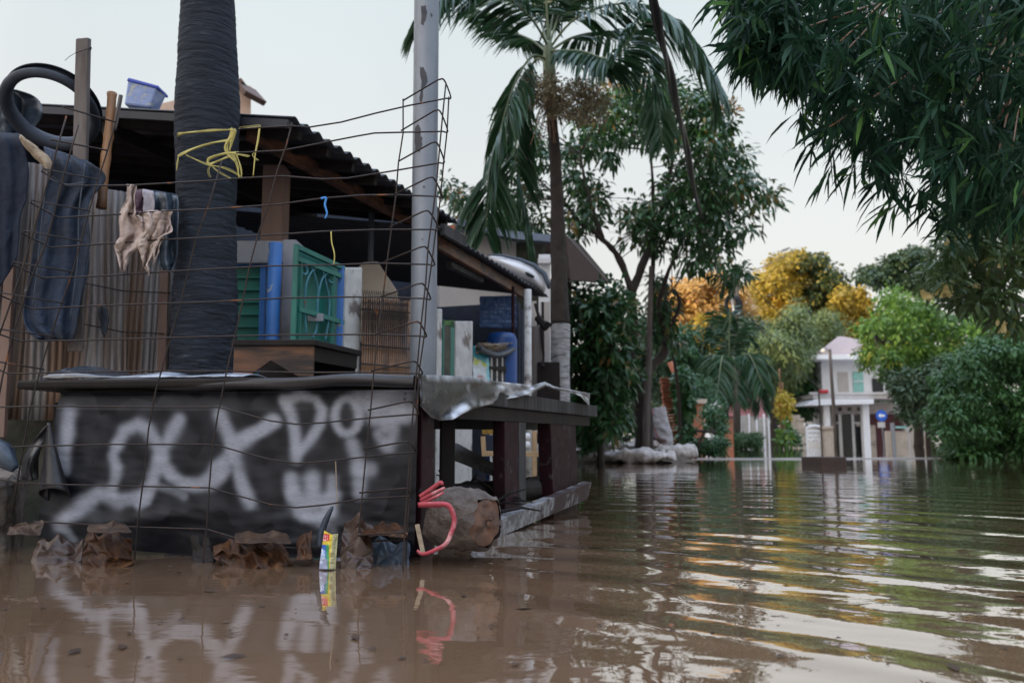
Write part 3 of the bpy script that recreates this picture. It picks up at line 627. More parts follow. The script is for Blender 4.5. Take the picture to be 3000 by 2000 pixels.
for outl in ([(1232,20),(1247,16),(1252,35),(1246,60),(1240,78),(1232,72),(1236,50)],[(1232,198),(1240,196),(1250,215),(1252,240),(1240,262),(1238,285),(1232,305),(1228,290),(1233,262),(1236,240),(1230,212)],
             [(1216,372),(1226,364),(1233,378),(1231,395),(1238,405),(1236,425),(1230,445),(1215,440),(1214,410)],[(1262,38),(1267,40),(1265,50),(1261,46)],[(1240,545),(1245,544),(1245,551),(1240,552)],[(1236,700),(1239,699),(1239,705),(1236,705)]):
    n = len(outl); cx_ = sum(p_[0] for p_ in outl)/n; cy_ = sum(p_[1] for p_ in outl)/n; m = MB()
    o2 = []
    for i in range(n):
        for t in (0,.5): o2.append((lerp(outl[i][0],outl[(i+1)%n][0],t)+random.uniform(-1.5,1.5),lerp(outl[i][1],outl[(i+1)%n][1],t)+random.uniform(-2,2)))
    vs = [poleat(cx_,cy_)]+[poleat(lerp(cx_,x,.55),lerp(cy_,y,.55)) for x,y in o2]+[poleat(x,y) for x,y in o2]; n = len(o2)
    m.add(vs,[(0,1+i,1+(i+1)%n) for i in range(n)]+[(1+i,1+n+i,1+n+(i+1)%n,1+(i+1)%n) for i in range(n)])
    obj('peeled_patch', m, M['steel_bare'], pl)

# ================= LOG, STRAP, PLANK, DEBRIS =================
def lump(o_, seed, a, f):
    for i, v in enumerate(o_.v): o_.v[i] = v+Vector((nz(v,f,seed),nz(v,f,seed+1),nz(v,f,seed+2)))*a
la, lb = P(1322,1510,3.42), P(1372,1520,3.18); rl = .128
lg = thing('log','muddy sawn log end floating against the right front leg of the stall','log',(lb.x,lb.y,0))
ax = (lb-la).normalized(); prof = [(.08,-.55),(.12,-.5),(.128,-.2),(.13,0),(.131,.22),(.125,.27)]
ax = Vector((.80,-.60,-.05)).normalized(); ctr = P(1362,1519,3.3); u_ = ax.orthogonal().normalized(); w_ = ax.cross(u_); m = MB(); n_ = 48
prof = [(.02,-.16),(.06,-.155),(.095,-.14)]+[(.128-.016*(abs(k-5)/5)**2,-.11+.02*k) for k in range(11)]+[(.108,.105),(.098,.118)]
vs = []
for r0,h in prof:
    for k in range(n_): t = 2*math.pi*k/n_; vs.append(ctr+ax*h+(u_*math.cos(t)+w_*math.sin(t))*r0)
m.add(vs,[(i*n_+k,i*n_+(k+1)%n_,(i+1)*n_+(k+1)%n_,(i+1)*n_+k) for i in range(len(prof)-1) for k in range(n_)]+[tuple(range(n_))])
lump(m,3,.024,8); lump(m,5,.014,26); lump(m,8,.008,60); obj('bark', m, M['log'], lg, smooth=True)
m = MB(); vs = [ctr+ax*.114]
for q in range(1,9):
    for k in range(n_): t = 2*math.pi*k/n_; vs.append(ctr+ax*(.114-.006*(q==8))+(u_*math.cos(t)+w_*math.sin(t))*.096*q/8)
m.add(vs,[(0,1+k,1+(k+1)%n_) for k in range(n_)]+[(1+q*n_+k,1+q*n_+(k+1)%n_,1+(q+1)*n_+(k+1)%n_,1+(q+1)*n_+k) for q in range(7) for k in range(n_)])
lump(m,3,.022,8); lump(m,7,.009,30); lump(m,9,.003,80); obj('cut_end', m, M['log_end'], lg, smooth=True)
stp = thing('plastic_strap','faded red plastic strap looped round the floating log','strap',P(1230,1600,3.15))
for pts,w in (([(1230,1455,3.2),(1262,1433,3.18),(1290,1413,3.16),(1296,1420,3.16)],.018),([(1232,1466,3.18),(1268,1446,3.15),(1304,1428,3.14)],.016),([(1228,1476,3.16),(1262,1462,3.12),(1300,1442,3.12)],.012),
    ([(1226,1478,3.12),(1262,1476,3.1),(1306,1477,3.1),(1322,1492,3.1),(1331,1525,3.1),(1322,1560,3.09),(1306,1592,3.08),(1275,1610,3.08),(1240,1622,3.1),(1222,1612,3.12)],.019),([(1226,1482,3.13),(1290,1483,3.11)],.01)):
    ribbon(pts,w,mt='pink',par=stp,name='strap_band',n=6)
stick = MB(); stick.beam(P(1222,1535,3.2),P(1240,1622,3.18),.018,.01); tag(obj('wood_splinter', stick, M['straw'], bevel=.002),'pale splinter of wood wedged between the mesh column and the log','splinter')
# plank
tl, tr = P(1425,1540,3.93), P(1733,1412,5.85); bl, br_ = P(1405,1582,3.88), P(1718,1468,5.85); tk_ = Vector((-.045,.02,0))
bl.z = -.01; br_ = Vector((tr.x-.03,tr.y,tr.z-.12))
tl0 = P(1350,1575,3.45); bl0 = Vector((tl0.x,tl0.y,-.08))
m = MB(); N_ = 24; rows = []
for i in range(N_+1):
    t = i/N_; T = lerp(tl,tr,t) if t >= 0 else tl; B_ = lerp(bl,br_,t)
    T = T+Vector((0,0,.006*nz((t*30,0,0),1)+.004*nz((t*80,0,0),1,3)))
    rows.append([B_,T,T+Vector((-.06,.025,.004)),B_+Vector((-.06,.025,0)),B_])
m.grid(rows); m.f.append((0,1,2,3)); m.f.append(tuple(N_*5+k for k in (3,2,1,0)))
tag(obj('plank', m, M['whiteplank']),'flaking whitewashed plank floating along the right side of the stall legs','plank')
# debris
def crumple(name,label,cat,box_,d,mt,seed,amp=.03,zroll=0., ragged=8):
    x0,y0,x1,y1 = box_; y1 += 30 if y1 > 1590 else 0; r3 = random.Random(seed*13+1); NI = max(4,int((x1-x0)/20)); NJ = max(3,int((y1-y0)/17)); rows = []
    sl = r3.uniform(-.25,.25)
    for j in range(NJ+1):
        row = []
        for i in range(NI+1):
            u, v = i/NI, j/NJ; jx = (x1-x0)/NI*.36; jy = (y1-y0)/NJ*.36
            x_ = lerp(x0,x1,u)+r3.uniform(-jx,jx)-(u-.5)*(x1-x0)*.08*(1-v)+.12*(x1-x0)*math.sin(seed)*(1-v); y_ = lerp(y0,y1,v)+r3.uniform(-jy,jy)+(1-v)*(y1-y0)*(.12*(2*abs(u-.5))**2+sl*(u-.5)+.22*math.sin(u*7+seed)*math.sin(u*17))
            if j == 0: y_ += r3.uniform(-1,1)*ragged*.7
            row.append(P(x_,y_,d-.10*(v-.3)+r3.uniform(-1,1)*amp*.42-amp*.5*math.sin(u*math.pi)))
        rows.append(row)
    m = MB(); m.grid(rows); f2 = []
    for f in m.f: f2 += ([(f[0],f[1],f[2]),(f[0],f[2],f[3])] if r3.random() < .5 else [(f[0],f[1],f[3]),(f[1],f[2],f[3])])
    m.f = f2; o = obj(name,m,M[mt],solid=.003); sm_ = o.modifiers.new('w','SUBSURF'); sm_.levels = sm_.render_levels = 2; sm_.subdivision_type = 'CATMULL_CLARK'
    for q_ in range(0): pass
    o.data.edges.foreach_get
    at_ = o.data.attributes.new('crease_edge','FLOAT','EDGE'); at_.data.foreach_set('value',[.55+.4*r3.random() for _ in o.data.edges])
    o.data.polygons.foreach_set('use_smooth',[True]*len(o.data.polygons))
    return tag(o,label,cat)
crumple('dead_leaf','small curled brown leaf between the concrete block and the loose flap','leaf',(20,1528,120,1568),3.3,'wetleaf2',1,.05)
crumple('plastic_film','muddy plastic film half sunk beneath the loose flap','plastic film',(85,1575,235,1622),3.38,'brownplastic',2,.04)
crumple('dead_leaf','big brown leaf standing in the water under the left letters','leaf',(240,1556,392,1635),3.28,'wetleaf',3,.06)
crumple('dead_leaf','pale curled leaf lying over the big brown leaf under the left letters','leaf',(262,1532,392,1560),3.22,'wetleaf2',4,.03)
crumple('dead_leaf','large orange brown leaf heap below the middle of the sprayed sheet','leaf',(640,1584,862,1640),3.25,'wetleaf',5,.07)
crumple('dead_leaf','curled tan leaf edge lying over the orange brown leaf heap','leaf',(690,1560,856,1590),3.21,'wetleaf2',6,.03,ragged=12)
crumple('dead_leaf','tiny curled brown leaf beside the snack packet','leaf',(868,1563,912,1606),3.25,'wetleaf',7,.03,ragged=5)
crumple('dead_leaf','dark brown leaf left of the tiny curled leaf','leaf',(565,1570,640,1632),3.36,'darkwood',17,.03,ragged=6)
crumple('plastic_film','brown translucent film right of the snack packet','plastic film',(994,1520,1085,1640),3.22,'brownplastic',8,.03,ragged=5)
crumple('dead_leaf','long muddy brown leaf behind the lower mesh column','leaf',(1050,1532,1192,1572),3.26,'wetleaf',9,.05,ragged=6)
crumple('plastic_film','dark wet film sunk below the long muddy leaf','plastic film',(1062,1580,1200,1645),3.3,'blackplastic',19,.03,ragged=6)
m = MB(); m.tube(spline([P(938,1600,3.2),P(942,1560,3.2),P(958,1515,3.2),P(975,1482,3.2)],4),[.014,.014,.014,.014,.014,.014,.013,.013,.012,.011,.009,.007,.004],8); tag(obj('sandal_strap', m, M['blackplastic'], smooth=True),'curved black rubber strip sticking up behind the snack packet','rubber strip')
# snack packet with its print
def z8(x,y): return (900+x*.12755,1480+y*.12755)
NI, NJ = 46, 90; rows = []; m = MB(); cols = []
for j in range(NJ+1):
    v = j/NJ; row = []
    for i in range(NI+1):
        u = i/NI; L_ = lerp(395,275,v); R_ = lerp(705,650,v); top = 575+90*min(1,u*2)-20*(u>.5)*(u-.5)*2+8*math.sin(u*50)*.3; Yz = lerp(top,1420,v); Xz = lerp(L_,R_,u)
        p_ = P(*z8(Xz,Yz+(40 if v>.9 else 0)),3.12+.02*math.sin(u*3.1)*-1+.006*nz((u*4,v*6,0),1,3)); row.append(p_)
        c_ = (.62,.47,.05)
        if u > .62: c_ = (.52,.48,.26); 
        if u > .66 and (int(v*46)%2==0) and noise.noise(Vector((u*20,v*40,0)))>-.1 and u < .93: c_ = (.10,.10,.06)
        # red badge
        if 355+25*(1-(Yz-650)/180) < Xz < 515 and 650 < Yz < 820-.08*(Xz-350):
            c_ = (.55,.02,.03)
            dx, dy = (Xz-402)/34, (Yz-712)/30; r = math.hypot(dx,dy)
            if .55 < r < 1.05: c_ = (.75,.55,.55)
            dx, dy = (Xz-402)/38, (Yz-775)/30; r = math.hypot(dx,dy)
            if .55 < r < 1.05 and dy > -.3: c_ = (.8,.6,.6)
            if 455 < Xz < 480 and 670 < Yz < 790 and int(Yz/16)%2==0: c_ = (.75,.4,.4)
        if Yz > 900:
            k = Xz-275+40*(v)
            if Xz < 440: c_ = lerp(Vector((.03,.10,.45)),Vector((.16,.30,.5)),min(1,(Yz-900)/400)); c_ = tuple(c_)
            elif Xz < 500: c_ = (.05,.30,.12)
            if Yz > 1230 and Xz < 470: c_ = (.28,.30,.42)
            for (gx,gy) in ((325,1010),(335,1080),(325,1150),(375,1050),(380,1130),(330,1220),(325,1300),(385,1200)):
                r = math.hypot((Xz-gx)/34,(Yz-gy)/32)
                if .45 < r < .95: c_ = (.62,.68,.8)
        cols.append((*c_,1.))
    rows.append(row)
m.grid(rows); m.col = cols
tag(obj('snack_packet', m, M['foil'], smooth=True, solid=.002),'yellow and blue printed snack packet with a red badge standing in the water','packet')
# dark waterlogged rubbish under the stall, leaning sheet
m = MB(); q = [P(1295,1300,5.6),P(1340,1297,5.9),P(1500,1385,4.9),P(1475,1392,4.7),P(1293,1322,5.5)]
m.prism(q,(0,0,-.03)); tag(obj('fallen_board', m, M['greywood'], bevel=.004),'grey warped board sloping into the water under the stall','board')
for (bx,lab,sd) in (((1300,1400,1470,1520),'dark tangle of wet branches floating under the stall',3),):
    m = MB(); r2 = random.Random(4)
    for k in range(90):
        a = W(r2.uniform(1290,1500),r2.uniform(1500,1600))+Vector((0,.5,0)); a.z = r2.uniform(0,.16); d = Vector((r2.uniform(-1,1),r2.uniform(-.6,.6),r2.uniform(-.3,.4))).normalized()*r2.uniform(.1,.28)
        m.tube([a,a+d*.5+Vector((0,0,.02)),a+d],[.011,.008,.004],5)
    tag(obj('branch_tangle', m, M['darkwood']),lab,'branches')
m = MB(); m.tube([P(1300,1475,4.2),P(1500,1440,4.9),P(1560,1432,5.1)],[.09,.085,.07],12); lump(m,3,.02,8); tag(obj('log', m, M['darkwood'], smooth=True),'dark soaked log lying under the stall behind the sawn log','log')
# ================= HOUSES ON THE LEFT =================
EO = -3.01
E1 = S(855,347,EO); E2 = S(1345,652,EO)
h1 = thing('market_house','low house with a dark corrugated roof and black open interior behind the gates','house',(-3,6.5,0))
def corr_roof(e1, e2, wid, rise, nm, par, ncor, amp=.016, mt='roof', gap=0, side=SN, over=0.):
    """sheet whose cut, wavy edge is the eave e1-e2; ridges run up the slope"""
    N_ = ncor*8; rows = []
    for i in range(N_+1):
        t = i/N_; b = lerp(e1,e2,t); o = amp*math.sin(t*ncor*2*math.pi)+.01*nz((t*5,0,0),1,3)
        j_ = .01*nz((t*ncor*.5,0,0),1,7)
        rows.append([b+side*(wid*s_ + (j_ if s_==0 else 0))+Vector((0,0,rise*s_+o)) for s_ in (0,.03,.2,.4,.6,.8,1)])
    m = MB(); m.grid(rows); return obj(nm, m, M[mt], par, smooth=True, solid=.008)
z_top = P(20,285,6.0).z
ln = 3.4; rs = .62
corr_roof(E1, E2, ln, rs, 'roof', h1, 20)
# verge board and beams under the roof
m = MB(); m.beam(E1+SN*.02+Vector((0,0,-.035)), E1+SN*ln+Vector((0,0,rs-.035)), .03, .05); obj('verge_board', m, M['roof'], h1)
m = MB(); a = E1+SN*.35+SD*.05+Vector((0,0,-.03)); b = E2+SN*.35+Vector((0,0,-.03)); m.beam(a,b,.05,.09); obj('roof_beam', m, M['brownwood'], h1)
m = MB(); m.beam(a+SN*1.2+Vector((0,0,.2)),b+SN*1.2+Vector((0,0,.2)),.05,.1); obj('roof_beam', m, M['darkwood'], h1)
for k in range(8):
    m = MB(); a = lerp(E1,E2,(k+.5)/8)+Vector((0,0,-.045)); m.beam(a+SN*.05,a+SN*ln+Vector((0,0,rs)),.04,.06); obj('rafter', m, M['darkwood'], h1)
Lh = (E2-E1).length
# back wall, side wall, ceiling board
o_ = E1+SN*(ln-.02); o2 = E2+SN*(ln-.02)
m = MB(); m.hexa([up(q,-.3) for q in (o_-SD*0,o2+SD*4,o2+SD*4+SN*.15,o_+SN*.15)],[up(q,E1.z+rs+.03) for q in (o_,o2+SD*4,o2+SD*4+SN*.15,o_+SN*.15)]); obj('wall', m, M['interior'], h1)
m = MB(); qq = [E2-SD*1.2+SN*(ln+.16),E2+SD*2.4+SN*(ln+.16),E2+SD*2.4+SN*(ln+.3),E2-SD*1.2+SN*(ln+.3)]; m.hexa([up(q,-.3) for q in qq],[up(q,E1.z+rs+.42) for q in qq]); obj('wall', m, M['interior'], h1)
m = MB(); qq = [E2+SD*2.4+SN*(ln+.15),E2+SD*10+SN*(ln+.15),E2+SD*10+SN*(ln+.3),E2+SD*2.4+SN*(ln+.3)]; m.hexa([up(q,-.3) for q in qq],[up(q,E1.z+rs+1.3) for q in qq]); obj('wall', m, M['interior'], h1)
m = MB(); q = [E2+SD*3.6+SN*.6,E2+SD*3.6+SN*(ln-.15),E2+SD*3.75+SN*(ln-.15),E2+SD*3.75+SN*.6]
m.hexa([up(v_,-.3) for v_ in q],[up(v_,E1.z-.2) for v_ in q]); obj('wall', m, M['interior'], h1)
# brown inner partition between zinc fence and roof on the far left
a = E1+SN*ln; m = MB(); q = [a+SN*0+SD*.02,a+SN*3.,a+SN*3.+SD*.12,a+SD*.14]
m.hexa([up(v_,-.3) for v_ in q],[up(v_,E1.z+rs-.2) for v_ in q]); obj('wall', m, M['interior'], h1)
# pinkish post
a = PLN(766,600,(E1.x-.42,E1.y+.2),(E2.x-.42,E2.y+.2)); a = P(766,600,5.6); b = P(828,600,5.6)
m = MB(); m.hexa([Vector((a.x,5.6,.2)),Vector((b.x,5.6,.2)),Vector((b.x,5.78,.2)),Vector((a.x,5.78,.2))],[Vector((a.x+.0,5.6,2.47)),Vector((b.x,5.6,2.47)),Vector((b.x,5.78,2.47)),Vector((a.x,5.78,2.47))]); obj('post', m, M['timber_pink'], h1, bevel=.006)
m = MB(); a = P(1089,600,7.0); m.tube([up(a,.0),up(a,2.6)],.026,10); obj('pipe_post', m, M['steel'], h1, smooth=True)
m = MB(); a = P(1435,900,8.3); m.tube([up(a,.0),up(a,2.3)],.012,6)
# shelves / shapes in the gloom
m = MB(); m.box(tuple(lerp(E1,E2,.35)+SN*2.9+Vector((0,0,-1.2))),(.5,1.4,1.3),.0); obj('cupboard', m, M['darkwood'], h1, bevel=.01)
# second, lower roof further along
G1 = S(1287,668,EO)+SD*0.; G2 = S(1606,868,EO)
h2 = thing('street_kitchen','lean-to house with a lower corrugated awning and wooden eave beam','house',(G1.x-1,8.5,0))
corr_roof(G1, G2, 2.6, .42, 'roof', h2, 26, .013)
m = MB(); m.beam(G1+SD*.2+SN*.12+Vector((0,0,-.07)),G2-SD*.35+SN*.12+Vector((0,0,-.07)),.05,.11); obj('eave_beam', m, M['brownwood'], h2)
m = MB(); a = S(1335,690,EO+.02); m.box(tuple(a+SN*.02+Vector((0,0,.0))),(.04,.5,.10),-math.atan2(.33,.944)); obj('fascia_patch', m, M['greywood'], h2)
m = MB(); a = P(1315,775,7.4); b = P(1410,822,8.3); m.beam(a,b,.06,.05); obj('lamp_batten', m, M['greywood'], h2)
m = MB(); q = [G2+SD*.3+SN*.5,G2+SD*.3+SN*2.6,G2+SD*.4+SN*2.6,G2+SD*.4+SN*.5]; m.hexa([up(v_,-.3) for v_ in q],[up(v_,G2.z) for v_ in q]); obj('wall', m, M['interior'], h2)
m = MB(); a = S(1546,900,-3.0); m.tube([up(a,-.2),up(a,2.2)],.045,12); obj('post', m, M['whitepost'], h2, smooth=True)
m = MB(); m.tube([up(a,1.02),up(a,1.09)],.050,12); obj('post_band', m, M['rust'], h2)
m = MB(); a = P(1503,900,8.9); m.tube([up(a,0),up(a,2.2)],.02,8); obj('post', m, M['maroon'], h2)
# white moulded shell on the awning
sh = thing('fibreglass_shell','white moulded fibreglass shell with a dark rim lying upside down on the lower awning','shell',P(1500,790,9.0))
def shell(pts_out, d, th, mt, nm, bulge):
    m = MB(); top = [P(x,y,d) for x,y in pts_out]; n = len(top); c = sum(top,Vector())/n; vs = [c+Vector((0,-bulge,0))]
    for r0 in (.5,.85,1.): vs += [c+(p_-c)*r0+Vector((0,-bulge*(1-r0**2),0)) for p_ in top]
    vs += [p_+Vector((0,th,0)) for p_ in top]
    f = [(0,1+i,1+(i+1)%n) for i in range(n)]
    for q in range(3): f += [(1+q*n+i,1+(q+1)*n+i,1+(q+1)*n+(i+1)%n,1+q*n+(i+1)%n) for i in range(n)]
    m.add(vs,f); return obj(nm, m, M[mt], sh, smooth=True)
out = spline([Vector((x,y,0)) for x,y in [(1432,750),(1470,752),(1520,765),(1560,782),(1588,805),(1600,838),(1590,845),(1560,830),(1520,812),(1480,790),(1445,765)]],4)
shell([(p_.x,p_.y) for p_ in out],9.5,.6,'fibre','body',.12)
m = MB(); m.tube([P(x,y,9.45) for x,y in [(1428,746),(1470,748),(1522,760),(1564,777),(1594,802),(1606,832),(1608,846)]],[.01,.015,.02,.028,.035,.03,.015],8); obj('rim', m, M['darkrim'], sh, smooth=True)
shell([(1538,796),(1548,797),(1566,808),(1564,813),(1552,809),(1541,803)],9.33,.05,'glass','opening',.01)
# white-walled house with brown roof further up the street
h3 = thing('white_house','white-walled house with a brown pitched roof rising behind the lower awning','house',(-.6,13.5,0))
def quadbox(x0,y0,x1,y1,Y,th,mt,par,nm,bev=0,dx=0):
    a = P(x0,y1,Y); b = P(x1,y1,Y); c = P(x0,y0,Y); d = P(x1,y0,Y); t = Vector((dx,th,0)); m = MB()
    m.hexa([a,b,b+t,a+t],[Vector((a.x,c.y,c.z)),Vector((b.x,d.y,d.z)),Vector((b.x,d.y,d.z))+t,Vector((a.x,c.y,c.z))+t]); return obj(nm, m, M[mt], par, bevel=bev)
m = MB(); a, b = P(1290,675,12), P(1512,700,12.6); m.hexa([up(a,-.3),up(b,-.3),up(b+Vector((-.5,3,0)),-.3),up(a+Vector((-.5,3,0)),-.3)],[a,b,b+Vector((-.5,3,0)),a+Vector((-.5,3,0))]); obj('wall', m, M['offwhite'], h3)
m = MB(); a, b = P(1300,660,12.2), P(1334,672,12); m.box(tuple(P(1318,690,11.9)),(.16,.1,.3)); obj('wall_patch', m, M['terracotta'], h3)
m = MB(); a,b = P(1515,690,12.7), P(1560,900,12.7); m.hexa([up(P(1512,900,12.6),-.3),up(P(1600,900,12.8),-.3),up(P(1600,900,14),-.3),up(P(1512,900,14),-.3)],[P(1512,700,12.6),P(1600,712,12.8),P(1600,712,14),P(1512,700,14)]); obj('wall', m, M['mosswall'], h3)
# roof planes
m = MB(); pts = [P(1340,640,12),P(1420,668,12),P(1512,682,12.3),P(1612,692,12.6)]; bt = [P(1340,662,11.9),P(1420,686,11.9),P(1512,704,12.1),P(1612,712,12.4)]
rows = [[b_,a_,a_+Vector((-.3,2.5,.35))] for a_,b_ in zip(pts,bt)]; m.grid(rows); obj('roof', m, M['roof'], h3, solid=.05)
m = MB(); q = [P(1560,690,13),P(1655,695,13.),P(1775,828,14),P(1668,822,13.)]; m.grid([[q[0],q[1]],[q[3],q[2]]]); m.grid([[P(1655,695,13),P(1700,720,17)],[P(1775,828,14),P(1790,828,18)]]); obj('roof', m, mat('brown_tile_roof',(.08,.05,.04),(.05,.032,.028),rough=.8,nscale=8,stretch=(1,6,1)), h3, solid=.06)
m = MB(); m.hexa([up(P(1520,900,13.4),-.3),up(P(1675,900,14),-.3),up(P(1675,900,16),-.3),up(P(1520,900,16),-.3)],[P(1520,805,13.4),P(1675,825,14),P(1675,825,16),P(1520,805,16)]); obj('wall', m, M['mosswall'], h3)
m = MB(); m.hexa([up(P(1578,900,12.2),0),up(P(1612,900,12.2),0),up(P(1612,900,12.6),0),up(P(1578,900,12.6),0)],[P(1578,745,12.2),P(1612,745,12.2),P(1612,745,12.6),P(1578,745,12.6)]); obj('pillar', m, M['white'], h3)
m = MB(); m.box(tuple(P(1597,765,12.15)),(.22,.12,.08)); obj('pillar_cap', m, M['white'], h3)
# peach chimney house behind the big roof
ch = thing('peach_house','peach-rendered house wall and chimney stub peeking over the dark roof','house',P(640,340,9))
m = MB(); m.hexa([P(696,420,12),P(735,420,12),P(735,420,12.5),P(696,420,12.5)],[P(696,262,12),P(735,252,12),P(735,252,12.5),P(696,262,12.5)]); obj('chimney', m, M['chimney'], ch)
m = MB(); m.beam(P(716,254,12),P(748,290,11.9),.45,.09); m.beam(P(700,262,12),P(722,250,12),.4,.08); obj('coping', m, M['tilebrown'], ch, bevel=.01)
m = MB(); m.hexa([P(430,420,12),P(700,420,12),P(700,420,13),P(430,420,13)],[P(430,314,12),P(520,292,12),P(520,292,13),P(430,314,13)]); 
obj('parapet', m, M['chimney'], ch)
m = MB(); m.hexa([up(v_,-.3) for v_ in (P(430,420,12),P(735,420,12),P(735,420,13),P(430,420,13))],[P(430,400,12),P(735,400,12),P(735,400,13),P(430,400,13)]); obj('wall', m, M['chimney'], ch)
# tub on roof
tb_ = thing('plastic_tub','translucent blue printed plastic tub sitting tilted on the dark roof ridge','tub',P(405,312,5.6))
m = MB(); d = .13
q = [P(362,306,5.6),P(440,316,5.6)]; t_ = [P(374,229,5.6),P(462,252,5.6)]
m.hexa([q[0],q[1],q[1]+Vector((.0,d,0)),q[0]+Vector((0,d,0))],[t_[0],t_[1],t_[1]+Vector((.02,d,0)),t_[0]+Vector((0,d,0))]); obj('body', m, M['tub'], tb_, bevel=.015)
m = MB(); q = [P(370,236,5.59),P(464,260,5.59)]; t_ = [P(376,227,5.59),P(464,251,5.59)]
m.hexa([q[0],q[1],q[1]+Vector((.0,d+.04,0)),q[0]+Vector((0,d+.04,0))],[t_[0],t_[1],t_[1]+Vector((.0,d+.04,0)),t_[0]+Vector((0,d+.04,0))]); obj('lid', m, mat('blue_lid',(.03,.08,.5),rough=.3), tb_, bevel=.006)
m = MB(); m.box(tuple(P(428,338,5.0)),(.05,.05,.06)); 

# ================= GATES AND FENCES ALONG THE STREET =================
FO = -3.13
def fbox(x0,x1,yt,th,mt,par,nm,off=FO,zb=-.3,ytb=None,bev=.004,ref=1000):
    a = S(x0,ref,off); b = S(x1,ref,off); za = S(x0,yt,off).z; zb2 = S(x1,ytb if ytb else yt,off).z
    m = MB(); m.hexa([up(a,zb),up(b,zb),up(b+SN*th,zb),up(a+SN*th,zb)],[up(a,za),up(b,zb2),up(b+SN*th,zb2),up(a+SN*th,za)]); return obj(nm, m, M[mt], par, bevel=bev)
gp = thing('gate_pillar','grey concrete gate pillar and wall behind the ringed trunk','wall',S(780,1100,FO))
def pbox(x0,y0,x1,y1,Y,th,mt,par,nm,bev=.004,zb=None,cat=None):
    a = P(x0,y1,Y); b = P(x1,y1,Y); c = P(x0,y0,Y); d = P(x1,y0,Y)
    if zb is not None: a.z = b.z = zb
    c.x = a.x if zb is None else c.x; m = MB(); t = Vector((0,th,0)); m.hexa([a,b,b+t,a+t],[c,d,d+t,c+t]); return obj(nm, m, M[mt], par, bevel=bev)
pbox(830,702,868,1000,5.25,.25,'concrete',gp,'pillar',zb=-.3)
pbox(690,705,832,770,5.3,.2,'concrete',gp,'lintel')
pbox(640,1500,832,1000,5.32,.12,'concrete',gp,'base',zb=-.3) if False else None
fb = thing('side_door','dark green louvred side door in a blue frame beside the ringed trunk','door',P(730,1100,5.3))
pbox(640,775,764,1100,5.38,.03,'greenpaint',fb,'panel',zb=-.3)
for y_ in (812,848,884,920,956,1000): pbox(640,y_-3,762,y_+3,5.36,.02,'greenpaint',fb,'slat',bev=.002)
pbox(640,762,778,776,5.34,.05,'bluepaint',fb,'frame'); pbox(762,762,779,1100,5.335,.05,'bluepaint',fb,'frame',zb=-.3)
m = MB(); a = P(801,900,5.1); m.tube([up(a,-.3),up(a,P(801,712,5.1).z)],.045,16); tag(obj('painted_post', m, M['bluepaint'], smooth=True, bevel=.006),'round bright blue flaking post in front of the grey gate pillar','post')
gg = thing('green_gate','green sheet metal gate with pale blue scrolled ironwork','gate',S(940,1100,FO))
m = MB(); a = S(868,1000,FO); b = S(1004,1000,FO)
za, zb_ = S(868,722,FO).z, S(1004,782,FO).z
m.hexa([up(a,-.3),up(b,-.3),up(b+SN*.01,-.3),up(a+SN*.01,-.3)],[up(a,za),up(b,zb_),up(b+SN*.01,zb_),up(a+SN*.01,za)]); obj('sheet', m, M['greenpaint'], gg)
def GS(x,y): return S(x,y,FO+.05)
for A_,B_ in (((866,722),(1006,786)),((868,757),(1004,812)),((872,905),(1004,945))):
    m = MB(); m.beam(GS(*A_),GS(*B_),.03,.03); obj('rail', m, M['greenpaint'], gg)
for x_,y0,mt,w_ in ((868,722,'greenpaint',.03),(882,760,'greenpaint',.02),(978,800,'greenpaint',.02),(1000,780,'bluepaint',.04)):
    m = MB(); a = GS(x_,y0); m.beam(up(a,-.2),a,w_,.03); obj('upright', m, M[mt], gg)
for cur in ([(898,980),(894,930),(893,880),(898,830),(910,800),(925,785),(935,784)],[(925,980),(930,930),(930,890),(935,850),(945,815),(960,800),(975,800),(980,812),(975,828),(966,826),(964,818)],
            [(884,798),(890,803),(898,802),(900,790),(894,780),(886,778),(882,790)],[(905,770),(920,800),(932,850),(930,900),(928,960),(915,990)],[(945,790),(955,830),(965,880),(962,940),(952,1000)]):
    m = MB(); m.tube(spline([GS(*q) for q in cur],4),.008,6); obj('scroll', m, M['tealiron'], gg, smooth=True)
m = MB(); a = GS(925,930); m.box(tuple(a),(.10,.03,.05)); obj('latch', m, M['steel'], gg)
wp = fbox(1008,1058,781,.16,'whitepost',None,'concrete_post',bev=.012); tag(wp,'wide flaking white concrete post between the green gate and the bamboo fence','post')
bf = thing('bamboo_fence','orange brown split bamboo fence with wire netting along its top','fence',S(1130,1100,FO))
a = S(1060,1000,FO+.03); b = S(1200,1000,FO+.03); n_ = 44
for k in range(n_):
    t = (k+.5)/n_; c = lerp(a,b,t); r2 = random.Random(k); zt_ = S(1060+140*t,872+10*t+r2.uniform(-5,6),FO+.03).z
    m = MB(); m.tube([up(c,-.2),up(c+SD*r2.uniform(-.01,.01),zt_)],.011*r2.uniform(.8,1.15),6); obj('bamboo_slat', m, M['bamboo'], bf, smooth=True)
for y_ in (905,1010,1065):
    m = MB(); m.beam(S(1060,y_,FO+.06),S(1200,y_+12,FO+.06),.012,.012); obj('tie_wire', m, M['rust'], bf)
m = MB(); a0 = S(1060,880,FO+.07); nn = 22
